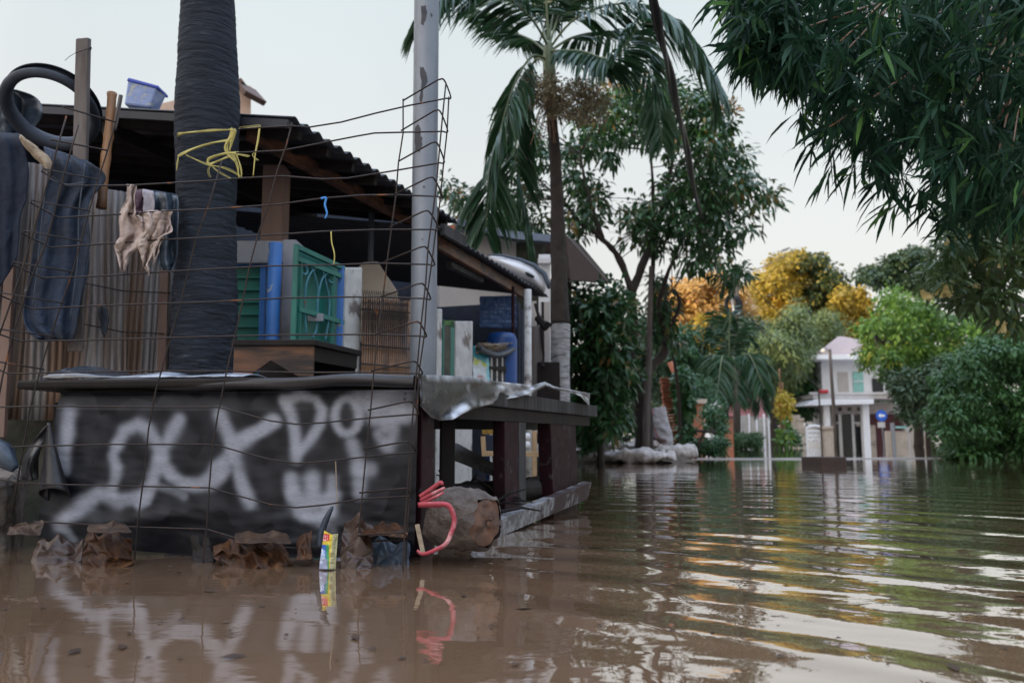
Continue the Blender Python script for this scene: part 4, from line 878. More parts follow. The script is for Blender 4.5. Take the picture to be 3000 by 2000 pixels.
for k in range(nn):
    for j in range(5):
        p0 = lerp(S(1062,848,FO+.07),S(1198,860,FO+.07),k/nn); p1 = lerp(S(1062,848,FO+.07),S(1198,860,FO+.07),(k+.5)/nn); dz = .055
        p0 = p0-Vector((0,0,dz*2*j)); m.tube([p0,p1-Vector((0,0,dz))],.002,3,False); m.tube([p1-Vector((0,0,dz)),p0-Vector((0,0,dz*2))],.002,3,False); m.tube([p1-Vector((0,0,dz)),lerp(S(1062,848,FO+.07),S(1198,860,FO+.07),(k+1)/nn)-Vector((0,0,dz*2*j))],.002,3,False)
obj('wire_netting', m, M['rust'], bf)
cs = MB(); q = [(1045,1000),(1045,790),(1062,768),(1105,765),(1162,850),(1170,1000)]; cs.prism([P(x,y,6.9) for x,y in q],(0,.08,0)); tag(obj('concrete_slab', cs, M['creamwall'], bevel=.006),'beige concrete slab with a cut corner standing behind the bamboo fence','concrete slab')
for x0,x1,yt,lab in ((1283,1296,904,'thin white post right of the steel pole'),(1337,1386,940,'broad white concrete post with a chipped top right of the green iron gate')):
    o = fbox(x0,x1,yt,.13,'whitepost',None,'concrete_post',bev=.012); tag(o,lab,'post')
g2 = thing('iron_gate','small green iron gate between two white posts','gate',S(1318,1100,FO))
for x0,x1,yt in ((1298,1301,935),(1320,1331,942)): fbox(x0,x1,yt,.03,'greenpaint2' if 'greenpaint2' in M else 'greenpaint',g2,'frame',bev=0)
M['leafgreen'] = mat('leaf_green_paint',(.06,.16,.04),(.04,.1,.03),rough=.6)
fbox(1298,1331,938,.02,'leafgreen',g2,'top_rail',zb=S(1298,950,FO).z,bev=0)
fbox(1301,1321,952,.01,'mosswall',g2,'panel',bev=0)
# banner, slatted panel, yellow board
def paintgrid(nm,pts,NI,NJ,fn,mt,par=None,off=0):
    m = MB(); rows = []; cols = []
    for j in range(NJ+1):
        v = j/NJ; rows.append([lerp(lerp(pts[0],pts[1],i/NI),lerp(pts[3],pts[2],i/NI),v)+Vector((.01*nz((i*.2,j*.2,0),1,4),.02*nz((i*.15,j*.1,0),1,7),0)) for i in range(NI+1)])
        cols += [(*fn(i/NI,v),1.) for i in range(NI+1)]
    m.grid(rows); m.col = cols; return obj(nm,m,M[mt],par,smooth=True,solid=.004)
def ban(u,v):
    w_ = noise.noise(Vector((u*5,v*6,2)))
    c = (.55,.60,.62)
    if v < .28+.1*u: c = (.02,.22,.28) if v+.2*u < .4 else (.1,.35,.4)
    elif v < .47 and w_ > -.05: c = (.42,.48,.08)
    if u > .82 and v > .2: c = (.22,.55,.62)
    if .24 < u < .56 and .70 < v < .80:
        if int((u-.24)/.04)%2==0 or abs(v-.75)<.012: c = (.45,.2,.2)
    return c
tag(paintgrid('fence_banner',[S(1386,1012,FO),S(1432,1030,FO),S(1435,1130,FO),S(1386,1130,FO)],30,40,ban,'banner'),'turquoise white and yellow printed banner tied on the fence right of the broad white post','banner')
sp2 = thing('slat_panel','grey wire-topped slatted panel between the banner and the yellow board','fence',S(1465,1100,FO))
for k in range(9):
    x_ = 1440+k*5.2; fbox(x_,x_+3.4,1040,.015,'greywood' if k%3 else 'whitepost',sp2,'slat',bev=0)
fbox(1438,1484,1073,.02,'darkwood',sp2,'rail',zb=S(1438,1080,FO).z,bev=0,off=FO+.02)
yb = fbox(1486,1512,1018,.03,'yellowboard',None,'yellow_board',bev=.004); tag(yb,'upright mustard yellow board beside the slatted panel','board')
m = MB(); 
m.tube([S(random.uniform(1390,1510),random.uniform(1002,1038),FO+.02)+Vector((random.uniform(-.03,.03),random.uniform(-.06,.06),0)) for k in range(110)],.004,3,False)
tag(obj('fishing_net', m, M['straw']),'tangled pale netting draped over the top of the slatted panel','net')
m = MB(); rows = []
for i in range(25):
    t = i/24; rows.append([S(1400+105*t,1008+22*math.sin(t*3)+s_*18,FO+.05)+SN*(-.03*math.sin(s_*3)) for s_ in (0,.3,.6,1)])
m.grid(rows); tag(obj('folded_tarp', m, M['blackplastic'], smooth=True, solid=.01),'dark folded tarpaulin lying over the netting','tarpaulin')
# blue banner with rows of faint letters and blue drum
def btarp(u,v):
    c = (.012,.045,.13)
    for (y0,y1) in ((.24,.31),(.36,.42),(.48,.55),(.62,.69),(.76,.83),(.9,.92)):
        if y0 < v < y1 and u > (.35 if y0 < .4 else .1):
            g_ = noise.noise(Vector((u*38,y0*50,1)))
            if (g_ > -.05 and int(u*34)%2==0) or (y0 > .89): c = (.10,.14,.20)
    return c
tag(paintgrid('blue_banner',[P(1405,868,8.8),P(1512,866,9.1),P(1514,962,9.1),P(1405,958,8.8)],60,60,btarp,'bluetarp'),'dark blue banner with rows of faint lettering hanging under the lower awning','banner')
m = MB(); a = P(1470,1000,8.9); zt_ = P(1470,958,8.9).z; m.lathe(up(a,-.1),[(.15,0),(.17,.05),(.175,.4),(.165,.45),(.175,.5),(.175,zt_-.05),(.15,zt_+.02),(.12,zt_+.03)],24); tag(obj('water_drum', m, M['bluebarrel'], smooth=True),'round blue plastic drum below the dark blue banner','drum')
# sheet-metal odds behind the white pole
for x0,y0,x1,y1,Y,mt,lab in ((1556,882,1572,1000,11.,'offwhite','narrow pale wall strip right of the white awning post'),(1582,884,1611,1070,11.3,'offwhite','pale wall panel just left of the whitewashed palm'),(1556,955,1586,1130,10.5,'zinc','grey metal sheet leaning behind the white awning post'),(1574,1060,1640,1130,10.4,'darkwood','dark timber hoarding at the foot of the whitewashed palm')):
    tag(pbox(x0,y0,x1,y1,Y,.04,mt,None,'wall_panel' if 'wall' in lab else 'metal_sheet' if 'metal' in lab else 'hoarding',zb=-.3),lab,'panel')
m = MB(); m.tube([P(1568,890,10.6),P(1585,950,10.5),P(1592,1040,10.4),P(1590,1075,10.3)],.02,6); m.tube([P(1590,885,10.6),P(1592,1070,10.4)],.018,6); m.tube([P(1575,930,10.3),P(1600,960,10.2),P(1608,945,10.2)],.05,6)
tag(obj('hanging_tools', m, M['darkwood']),'dark tools and rods hanging before the pale wall panels','tools')

# chair-like frame seen through the stall opening
cf = thing('wooden_shelf','raw pale wooden shelf frame with a gold woven back seen through the stall opening','shelf',P(1480,1400,7.6))
def bar(x0,y0,x1,y1,Y,w,mt='woodpale',nm='rail',par=None): m = MB(); m.beam(P(x0,y0,Y),P(x1,y1,Y),w,w); return obj(nm,m,M[mt],par or cf,bevel=.004)
bar(1415,1278,1418,1335,7.2,.04,nm='upright'); bar(1412,1328,1590,1330,7.2,.045); bar(1566,1262,1566,1440,7.2,.04,nm='upright'); bar(1603,1262,1605,1440,7.5,.04,nm='upright'); bar(1568,1262,1605,1262,7.3,.05,'whitepost'); bar(1568,1306,1605,1308,7.3,.045,'whitepost')
pbox(1412,1246,1476,1272,7.25,.03,'goldfabric',cf,'woven_back'); pbox(1422,1274,1482,1324,7.4,.03,'interior',cf,'panel')
bx = thing('plastic_crate','dark plastic crates stacked behind the pale shelf frame','crate',P(1590,1400,7.9)); pbox(1572,1272,1600,1300,7.9,.3,'glass',bx,'tray'); pbox(1570,1312,1608,1332,7.8,.3,'concrete',bx,'tray'); pbox(1570,1333,1608,1352,7.8,.3,'blackplastic',bx,'tray')
for k,(x_,y_) in enumerate(((1543,1280),(1543,1304),(1545,1240))):
    m = MB(); m.lathe(P(x_,y_+8,7.6),[(.02,0),(.035,.01),(.035,.05),(.02,.065)],12); tag(obj('jar', m, M['white'], smooth=True),('small white jar on the shelf frame, upper one','small white jar on the shelf frame, lower one','white jar highest on the shelf frame near the stall top')[k],'jar')
# ================= FOLIAGE TOOLS =================
def inpoly(x,y,poly):
    c = False; n = len(poly); j = n-1
    for i in range(n):
        xi,yi = poly[i]; xj,yj = poly[j]
        if (yi>y)!=(yj>y) and x < (xj-xi)*(y-yi)/(yj-yi)+xi: c = not c
        j = i
    return c
def sample(poly, n, r, edge=0):
    xs = [p_[0] for p_ in poly]; ys = [p_[1] for p_ in poly]; out = []
    while len(out) < n:
        x,y = r.uniform(min(xs),max(xs)), r.uniform(min(ys),max(ys))
        if inpoly(x,y,poly): out.append((x,y))
    return out
LV = {}
def leaves(base, dirs, L, Wd, tint, nm, mt, par, curve=.25, seed=1, fold=.25):
    """base (N,3), dirs (N,3), L, Wd (N,) : each leaf 6 verts, 4 faces, bent along its length"""
    N = len(base); r = np.random.default_rng(seed)
    d = dirs/np.linalg.norm(dirs,axis=1,keepdims=True); up_ = r.normal(size=(N,3)); up_[:,2] += .6
    s = np.cross(d,up_); s /= np.linalg.norm(s,axis=1,keepdims=True)+1e-9; n = np.cross(s,d)
    L = L[:,None]; Wd = Wd[:,None]
    g = np.array([[0,0,-1.]]); q1 = base+d*L*.42+g*L*curve*.10-n*Wd*fold*.5; q2 = base+d*L*.75+g*L*curve*.4-n*Wd*fold*.3; tip = base+d*L*.97+g*L*curve
    V = np.stack([base, q1-s*Wd*.5+n*Wd*fold, q1+s*Wd*.5+n*Wd*fold, q2-s*Wd*.36+n*Wd*fold*.6, q2+s*Wd*.36+n*Wd*fold*.6, tip],1).reshape(-1,3)
    off = (np.arange(N)*6)[:,None]
    tri = np.concatenate([off+np.array([[0,2,1]]), off+np.array([[3,4,5]])],1).reshape(-1,3); quad = off+np.array([[1,2,4,3]])
    O = np.array(par['_o'] if par is not None else V.mean(0)); V = V-O
    me = bpy.data.meshes.new(nm); me.vertices.add(len(V)); me.vertices.foreach_set('co',V.ravel())
    nl = len(tri)*3+len(quad)*4; me.loops.add(nl); me.loops.foreach_set('vertex_index',np.concatenate([tri.ravel(),quad.ravel()]).astype(np.int32))
    me.polygons.add(len(tri)+len(quad)); st_ = np.concatenate([np.arange(len(tri))*3, len(tri)*3+np.arange(len(quad))*4]); me.polygons.foreach_set('loop_start',st_.astype(np.int32))
    me.update(calc_edges=True); me.validate()
    a = me.attributes.new('tint','FLOAT','FACE'); a.data.foreach_set('value',np.concatenate([np.repeat(tint,2),tint]).astype(np.float32))
    me.polygons.foreach_set('use_smooth',[True]*len(me.polygons)); me.materials.append(mt)
    o = bpy.data.objects.new(nm,me); COL.objects.link(o)
    if par is not None: o.parent = par
    else: o.location = O; 
    o['_o'] = tuple(O)
    return o
def clumps(centres, r_, per, seed, droop=.3, out=.9, upb=.1):
    r = np.random.default_rng(seed); C = np.repeat(np.array(centres),per,0); n = len(C)
    d = r.normal(size=(n,3)); d /= np.linalg.norm(d,axis=1,keepdims=True); rad = r.uniform(.0,1.,(n,1))**.6
    B = C+d*rad*r_*np.array([[1,1,.75]]); D = d*out+r.normal(size=(n,3))*.4; D[:,2] += upb-droop
    return B, D
LM = {
 'mango': leafmat('mango_leaf',(.012,.034,.015),(.035,.095,.028),(.22,.12,.03),.3,.35),
 'mango_y': leafmat('mango_new_leaf',(.10,.11,.03),(.20,.12,.05),(.28,.16,.08),.4),
 'bamboo': leafmat('bamboo_leaf',(.006,.020,.014),(.018,.058,.026),(.09,.20,.05),.25,.6,.12),
 'palm': leafmat('palm_leaf',(.014,.045,.02),(.035,.085,.035),(.16,.15,.04),.3,.35),
 'dark': leafmat('dark_tree_leaf',(.018,.04,.022),(.045,.08,.035),(.06,.07,.03),.2),
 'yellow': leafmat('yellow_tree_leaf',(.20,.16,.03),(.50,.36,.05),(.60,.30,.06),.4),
 'orange': leafmat('orange_tree_leaf',(.36,.24,.07),(.62,.38,.13),(.62,.30,.16),.4),
 'green': leafmat('bright_tree_leaf',(.04,.10,.02),(.11,.21,.035),(.30,.30,.05),.4),
 'bush': leafmat('bush_leaf',(.02,.06,.025),(.05,.13,.045),(.07,.15,.06),.3,.4),
 'creeper': leafmat('creeper_leaf',(.018,.058,.018),(.06,.145,.038),(.05,.12,.06),.3,.4),
 'hedge': leafmat('hedge_leaf',(.03,.065,.025),(.06,.12,.04),(.1,.15,.05),.3),
 'olive': leafmat('olive_leaf',(.07,.11,.045),(.15,.20,.07),(.2,.2,.08),.35),
 'flowery': leafmat('croton_leaf',(.28,.2,.03),(.45,.36,.04),(.4,.15,.05),.35),
 'frangi': leafmat('frangipani_leaf',(.03,.055,.02),(.06,.10,.03),(.22,.2,.04),.35),
 'fluff': leafmat('palm_flower_stalk',(.10,.085,.05),(.22,.18,.10),(.3,.24,.13),.2),
}
def tree(name, label, polys, Y, thick, L, Wd, per, rc, lm, limbs=(), bark='bark2', seed=1, droop=.3, cat='tree', group=None, base=None, twig=40, curve=.25, jit=None, cn='crown', tn='trunk', parts=None):
    r = random.Random(seed)
    b0 = base or (limbs[0][0][0] if limbs else P(polys[0][0][0][0],1300,Y)); b0 = Vector((b0[0],b0[1],0))
    t = thing(name,label,cat,b0,group)
    cs = []
    for poly,n in polys:
        for x,y in sample(poly,n,r): cs.append(P(x,y,Y+r.uniform(-.5,.5)*thick))
    if cs:
        B,D = clumps([tuple(c) for c in cs],rc,per,seed,droop)
        N = len(B); q = np.random.default_rng(seed+5)
        tn_ = np.repeat(q.uniform(.0,.55,len(cs)),per)+q.uniform(0,.45,N)
        leaves(B,D,q.uniform(.7,1.25,N)*L,q.uniform(.8,1.2,N)*Wd,tn_,cn,LM[lm],t,curve,seed)
    pts_all = []
    for k,(pts,r0,r1) in enumerate(limbs):
        pp = spline(pts,4); rr_ = [lerp(r0,r1,i/(len(pp)-1)) for i in range(len(pp))]; m = MB(); m.tube(pp,rr_,9)
        lump(m,seed+k,.25*r0,2.2/max(r0,.02)*.3); obj(tn if k == 0 else 'limb', m, M[bark], t, smooth=True)
        if k or len(limbs) == 1: pts_all += pp
    if twig and pts_all and cs:
        m = MB(); pts_all = [p_ for p_ in pts_all]
        for c in r.sample(cs,min(twig,len(cs))):
            a = min(pts_all,key=lambda p_:(p_-c).length+ (1.5 if p_.z > c.z else 0)); 
            if (a-c).length > thick*1.1+2: continue
            w = (limbs[-1][2])*.5+.004
            mid = lerp(a,c,.5)+Vector((r.uniform(-.1,.1),r.uniform(-.1,.1),r.uniform(0,.15)))*(a-c).length; m.tube(spline([a,mid,c],3),[lerp(w,w*.35,i/6) for i in range(7)],4)
        if m.v: obj('twigs', m, M[bark], t)
    return t

# ---- palm with whitewashed trunk ----
pY = 10.6
pt = thing('areca_palm','tall slender palm with whitewashed lower trunk and feathery drooping fronds','palm tree',up(P(1641,1130,pY),0))
tl_ = [(1643,1400),(1641,1130),(1641,1050),(1643,950)]; m = MB(); pp = [P(x,y,pY) for x,y in tl_]; pp[0].z = -.3
def ringtube(pts, r0, r1, n=24, stepz=.05, amp=.025):
    pp = []; z_ = pts[0].z; k = 0
    while z_ < pts[-1].z:
        while k < len(pts)-2 and pts[k+1].z < z_: k += 1
        t = (z_-pts[k].z)/(pts[k+1].z-pts[k].z); q = lerp(pts[k],pts[k+1],t); q.z = z_; pp.append(q); z_ += stepz
    pp.append(pts[-1]); rr_ = [lerp(r0,r1,i/(len(pp)-1))*(1-amp*(i%3==0)) for i in range(len(pp))]; m = MB(); m.tube(pp,rr_,n); lump(m,5,.012,5); return m
obj('painted_trunk', ringtube(pp,.135,.128), M['whitewash_bark'], pt, smooth=True)
pp = [P(1643,950,pY),P(1641,900,pY),P(1636,750,pY),P(1633,600,pY),P(1626,450,pY),P(1615,330,pY)]
obj('trunk', ringtube(pp,.122,.072,stepz=.045), M['bark2'], pt, smooth=True)
m = MB(); m.tube(spline([P(1615,335,pY),P(1612,260,pY),P(1608,180,pY),P(1607,120,pY)],4),[.075,.08,.085,.088,.09,.09,.09,.088,.085,.078,.07,.055,.03],16); obj('crownshaft', m, M['crownshaft'], pt, smooth=True)
def frond(pts, Y_, par, mt, L0, seed, n=64, Wd=.035, side_ang=.95, droop=.5, rr0=.02, nm='frond', dens=1., both=True):
    pp = spline([P(p_[0],p_[1],Y_+(p_[2] if len(p_)>2 else 0)) for p_ in pts], 10); r = np.random.default_rng(seed)
    cum = [0]
    for i in range(1,len(pp)): cum.append(cum[-1]+(pp[i]-pp[i-1]).length)
    B=[];D=[];LL=[]
    for k in range(n):
        s_ = (.16+.84*k/n)*cum[-1]; i = int(np.searchsorted(cum,s_)); i = min(max(i,1),len(pp)-1); t = (s_-cum[i-1])/(cum[i]-cum[i-1]+1e-9); b = lerp(pp[i-1],pp[i],t); tg = (pp[i]-pp[i-1]).normalized()
        h = tg.cross(Vector((0,0,1))); h = h.normalized() if h.length > .15 else Vector((1,.3,0)).normalized()
        f = k/n; l = L0*(math.sin(math.pi*(.12+.80*f))**.6)
        for sg in ((1,-1) if both else (1,)):
            d = tg*(.55+.5*f)+h*sg*side_ang+Vector((0,0,-droop*(.4+.6*r.random())))+Vector(r.normal(size=3)*.09); B.append(b); D.append(d); LL.append(l*r.uniform(.85,1.1))
    N = len(B); B = np.array([tuple(b) for b in B]); D = np.array([tuple(d) for d in D])
    tnt = r.uniform(.1,.8,N); LL = np.array(LL)
    o = leaves(B,D,LL,np.full(N,Wd)*r.uniform(.8,1.2,N),tnt,nm,LM[mt],par,curve=.45,seed=seed,fold=.12)
    m = MB(); nn = len(pp); m.tube(pp,[lerp(rr0,rr0*.2,i/(nn-1)) for i in range(nn)],6); rc_ = obj('rachis', m, M['crownshaft'], o, smooth=True)
    return o
fr_list = [
 ([(1607,140),(1560,60,-.3),(1470,-20,-.6),(1380,-50,-.9),(1290,-20,-1.2),(1230,60,-1.4)],.62,2),
 ([(1600,150),(1560,120,.4),(1500,90,.9),(1440,40,1.4),(1380,30,1.8)],.5,3),
 ([(1600,175),(1560,165,-.3),(1515,230,-.5),(1480,330,-.6),(1450,460,-.6),(1430,600,-.6),(1420,690,-.5)],.58,4),
 ([(1602,185),(1570,175,.3),(1540,240,.4),(1520,340,.5),(1510,470,.6),(1540,620,.6),(1560,720,.6)],.5,14),
 ([(1612,150),(1680,110,.4),(1770,95,.8),(1850,120,1.1),(1900,190,1.3),(1925,300,1.3),(1940,420,1.3)],.55,5),
 ([(1612,140),(1680,60,-.2),(1790,15,-.5),(1910,20,-.8),(2010,85,-1.),(2075,190,-1.1),(2105,270,-1.1)],.68,6),
 ([(1610,130),(1650,20,.2),(1720,-70,.4),(1800,-120,.5),(1900,-100,.5)],.6,7),
 ([(1607,120),(1600,0),(1590,-140),(1560,-260),(1500,-330)],.6,8),
 ([(1607,120),(1630,0,.4),(1660,-140,.9),(1700,-260,1.4),(1780,-330,1.8)],.6,9),
 ([(1604,130),(1570,20,.6),(1520,-90,1.2),(1440,-170,1.8),(1340,-200,2.2)],.6,10),
 ([(1610,150),(1700,150,-.8),(1800,170,-1.4),(1880,60,-1.9)],.45,11),
]
for pts,l,s_ in fr_list: frond(pts,pY,pt,'palm',l*1.22,s_,n=120,Wd=.05)
# flower stalks (tan mass)
fs = []; r = random.Random(3)
for x,y in sample([(1540,240),(1600,225),(1660,240),(1740,235),(1780,300),(1770,350),(1680,355),(1600,330),(1545,300)],150,r): fs.append(tuple(P(x,y,pY-.3+r.uniform(-.5,.5))))
B,D = clumps(fs,.12,26,3,.1); leaves(B,D,np.full(len(B),.07),np.full(len(B),.02),np.random.default_rng(2).uniform(0,1,len(B)),'flower_stalks',LM['fluff'],pt,.2,5)
m = MB()
for k in range(40):
    a = P(1612+r.uniform(-8,12),330+r.uniform(-30,20),pY-.1); b = P(r.uniform(1550,1680),r.uniform(290,430),pY-.4+r.uniform(-.3,.3)); m.tube(spline([a,lerp(a,b,.5)+Vector((0,0,.12)),b],3),.005,4)
obj('fruit_stalks', m, M['bamboo'], pt)

# ---- mango tree ----
mY = 17.
Q = lambda x,y,d=0: P(x,y,mY+d)
lm_ = [([up(Q(1888,1400),-.2),Q(1885,1250),Q(1880,1160),Q(1872,1100)],.21,.17),
 ([Q(1872,1110),Q(1850,1060,-.3),Q(1858,960,-.5),Q(1850,860,-.7),Q(1815,760,-.8),Q(1765,700,-1),Q(1700,650,-1),Q(1650,590,-1)],.11,.03),
 ([Q(1878,1130),Q(1905,1075,.3),Q(1945,1035,.4),Q(1948,980,.4),Q(1930,900,.2),Q(1950,820,0),Q(2000,700,0)],.12,.03),
 ([Q(1850,860,-.7),Q(1880,780,-.2),Q(1930,650,0),Q(1960,520,0),Q(1980,420,0)],.10,.03),
 ([Q(1905,1000,.3),Q(1910,850,.5),Q(1915,700,.6),Q(1913,560,.6),Q(1905,440,.6)],.06,.03),
 ([Q(1765,700,-1),Q(1720,560,-1.2),Q(1700,450,-1.2)],.06,.02),
 ([Q(1948,980,.4),Q(1990,900,0),Q(1975,850,-.5),Q(1950,870,-.8)],.05,.02)]
mp = [([(1700,300),(1760,260),(1840,235),(1900,240),(1930,330),(1900,420),(1840,400),(1790,460),(1720,430),(1690,370)],60),
 ([(1880,250),(1990,240),(2070,290),(2120,290),(2140,380),(2090,480),(1990,470),(1900,420),(1900,320)],72),
 ([(1640,430),(1700,420),(1760,480),(1770,540),(1700,560),(1640,540)],18),
 ([(1310,520),(1340,560),(1420,620),(1460,580),(1560,560),(1600,620),(1590,690),(1500,660),(1420,690),(1340,630),(1315,600)],48),
 ([(1470,330),(1560,300),(1600,360),(1590,480),(1600,560),(1530,560),(1480,500)],42),
 ([(1930,440),(2080,470),(2150,400),(2190,440),(2200,520),(2270,560),(2265,620),(2200,650),(2180,700),(2130,750),(2060,775),(1990,770),(1970,740),(1880,720),(1830,700),(1840,600),(1930,560)],150),
 ([(2100,800),(2150,770),(2180,800),(2170,840),(2130,830)],8),
 ([(1660,620),(1730,560),(1780,600),(1740,660),(1690,720)],20)]
mg = tree('mango_tree','dark leafy mango tree with a forked leaning trunk behind the whitewashed palm',mp,mY,3.2,.21,.068,29,.33,'mango',lm_,seed=21,droop=.55,twig=110,curve=.3)
B,D = clumps([tuple(Q(x,y,-1)) for x,y in ((1860,235),(1880,240),(1760,250),(1780,262),(1830,250),(2145,325),(2150,310),(2110,300),(1850,630),(1330,570),(1345,650),(1905,255))],.16,22,9,-.2)
leaves(B,D,np.full(len(B),.18),np.full(len(B),.05),np.random.default_rng(2).uniform(0,1,len(B)),'young_leaves',LM['mango_y'],mg,.3,5)
m = MB(); m.tube([up(Q(1890,1300,-.4),-.2),Q(1893,1250,-.4),Q(1900,1100,-.4),Q(1903,950,-.4),Q(1908,780,-.4)],[.085,.08,.07,.06,.05],10); tag(obj('wooden_prop', m, M['bark_grey'], smooth=True),'straight grey wooden prop pole in front of the mango trunk','pole')
# ---- dense dark shrubs under the mango ----
tree('ficus_shrub','dense dark leafy shrub filling the gap between the whitewashed palm and the mango trunk',[([(1672,880),(1720,830),(1800,850),(1850,900),(1840,1000),(1855,1100),(1840,1180),(1790,1270),(1700,1262),(1672,1100)],150)],14.5,2.4,.20,.07,34,.28,'mango',[([up(P(1760,1300,14.5),-.2),P(1755,1200,14.5),P(1750,1050,14.5),P(1730,920,14.5)],.07,.03)],seed=5,droop=.4,cat='shrub')
tree('young_tree','slim leafy young tree with hanging branch tips right of the mango trunk',[([(1910,800),(1960,820),(1975,900),(2000,960),(2010,1010),(1960,1010),(1930,970),(1915,1000),(1905,940)],34)],18,1.6,.22,.06,26,.24,'mango',[([up(P(1992,1300,19.2),-.2),P(1988,1150,19),P(1965,1000,18.4),P(1955,880,18)],.05,.02)],seed=8,droop=.7,cat='tree')
tree('low_shrub','low mid-green shrub at the bank left of the mango trunk',[([(1690,1270),(1730,1248),(1770,1260),(1775,1300),(1720,1318),(1695,1305)],26)],16.5,.9,.12,.05,40,.13,'bush',[([up(P(1735,1310,16.5),0),P(1735,1280,16.5)],.02,.01)],seed=9,cat='shrub',twig=0)
tree('climbing_vine','broad-leaved vine climbing the terracotta pillar beside the sack',[([(1992,1100),(2010,1085),(2018,1150),(2012,1230),(2024,1290),(2004,1310),(1998,1240),(1985,1160)],40)],19.5,.8,.2,.11,22,.2,'bush',[([up(P(2000,1330,19.5),0),P(1998,1200,19.5),P(1990,1100,19.5)],.03,.02)],seed=10,cat='vine',twig=0)
tree('round_shrub','round-headed blue-green shrub before the orange wall',[([(2010,1130),(2050,1110),(2095,1130),(2100,1165),(2060,1190),(2020,1180)],36)],26,1.4,.14,.05,40,.24,'bush',[([up(P(2060,1330,26),0),P(2058,1180,26)],.05,.03)],seed=12,cat='shrub')
tree('leafy_bush','leafy green bush in front of the orange wall beside the grey utility pole',[([(2065,1200),(2100,1180),(2128,1210),(2125,1260),(2090,1270),(2062,1240)],30)],22,1.0,.13,.05,36,.18,'bush',[([up(P(2096,1330,22),0),P(2096,1250,22)],.04,.02)],seed=13,cat='shrub')
tree('low_bush','wet low bush standing in the water left of the clipped hedge',[([(2025,1300),(2060,1290),(2120,1280),(2130,1330),(2030,1330)],34)],19.5,1.2,.12,.05,30,.16,'bush',[([up(P(2075,1335,19.5),-.1),P(2075,1290,19.5)],.03,.02)],seed=14,cat='shrub',twig=0)
tree('clipped_hedge','low clipped hedge standing in the water before the pale fence',[([(2115,1278),(2225,1272),(2230,1308),(2115,1308)],95)],34,2.0,.10,.05,50,.24,'hedge',[([up(P(2170,1308,34),0),P(2170,1285,34)],.03,.02)],seed=15,cat='hedge',twig=0,droop=0)
tree('potted_croton','yellow-leaved croton shrub with orange stems right of the pale fence',[([(2275,1150),(2300,1140),(2318,1190),(2310,1220),(2285,1215)],22)],36,1.2,.22,.08,26,.25,'flowery',[([up(P(2285,1310,36),0),P(2287,1230,36),P(2283,1080,36)],.05,.03),([up(P(2300,1310,36),0),P(2296,1230,36),P(2292,1120,36)],.04,.03)],bark='bamboo',seed=16,cat='shrub')
tree('banana_shoot','pale green broad-leaf shoot low beside the croton stems',[([(2280,1255),(2305,1245),(2312,1290),(2285,1300)],10)],33,.6,.4,.11,12,.2,'green',[([up(P(2292,1310,33),0),P(2292,1270,33)],.03,.02)],seed=17,cat='plant',twig=0)
tree('shrub','dark green shrub between the croton and the arched white gate',[([(2295,1265),(2340,1255),(2345,1300),(2300,1305)],26)],38,1.5,.16,.07,34,.3,'bush',[([up(P(2320,1308,38),0),P(2320,1280,38)],.03,.02)],seed=18,cat='shrub',twig=0)
# small palm by the pole
sp_ = thing('small_palm','short feathery palm in front of the grey utility pole','palm tree',up(P(2140,1300,30),0))
m = MB(); m.tube([up(P(2122,1300,30),-.1),P(2124,1180,30),P(2135,1080,30)],[.16,.14,.12],12); obj('trunk', m, M['bark2'], sp_, smooth=True)
for k,(ex,ey,d) in enumerate(((2230,1190,-1.5),(2255,1080,.5),(2200,1000,1),(2140,950,0),(2060,1010,1),(2040,1090,-.5),(2060,1150,-1.5),(2240,1140,-2),(2160,1170,-2),(2090,960,1.2),(2260,1130,0),(2100,1170,-2.4))):
    mx_, my_ = lerp(2135,ex,.5), min(1080,ey)-35-abs(ex-2135)*.08
    frond([(2135,1080),(mx_,my_,d*.5),(lerp(2135,ex,.8),lerp(my_,ey,.5),d*.8),(ex,ey,d)],30,sp_,'palm',.95,30+k,n=40,Wd=.09,rr0=.03)

# ---- far trees ----
def blob(cx,cy,rx,ry,n=18,w=.12,seed=0):
    r = random.Random(seed); return [(cx+rx*math.cos(q*2*math.pi/n)*(1+r.uniform(-w,w)),cy+ry*math.sin(q*2*math.pi/n)*(1+r.uniform(-w,w))) for q in range(n)]
def fartree(name,label,cx,cy,rx,ry,Y,thick,lm,n,per=70,L=.5,Wd=.28,rc=.9,seed=1,trunk='bark2',polys=None,**k):
    g = P(cx,cy,Y); b = Vector((g.x,g.y,-.2)); rc_ = rc
    return tree(name,label,polys or [(blob(cx,cy,rx,ry,seed=seed),n)],Y,thick,L,Wd,per,rc_,lm,[([b,lerp(b,g,.4),lerp(b,g,.9)+Vector((.3,0,0))],.28,.12),([lerp(b,g,.6),g+Vector((rx*Y/F*.4,0,.5))],.14,.06),([lerp(b,g,.6),g+Vector((-rx*Y/F*.4,0,.3))],.14,.06)],trunk,seed=seed,twig=25,group='trees at the far end of the street',**k)
fartree('rain_tree','huge round-crowned tree with its sunlit left half painted golden and its shaded right half dark',2330,850,140,105,90,10,'yellow',1,seed=41,polys=[([(2200,810),(2240,770),(2290,745),(2340,738),(2370,760),(2350,800),(2375,840),(2350,880),(2330,930),(2290,940),(2250,930),(2210,900),(2195,850)],100)])
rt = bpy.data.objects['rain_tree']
cs = [tuple(P(x,y,92+random.uniform(-5,5))) for x,y in sample([(2330,742),(2400,755),(2450,790),(2478,840),(2465,890),(2440,920),(2410,950),(2370,940),(2340,900),(2360,840),(2340,790)],95,random.Random(4))]
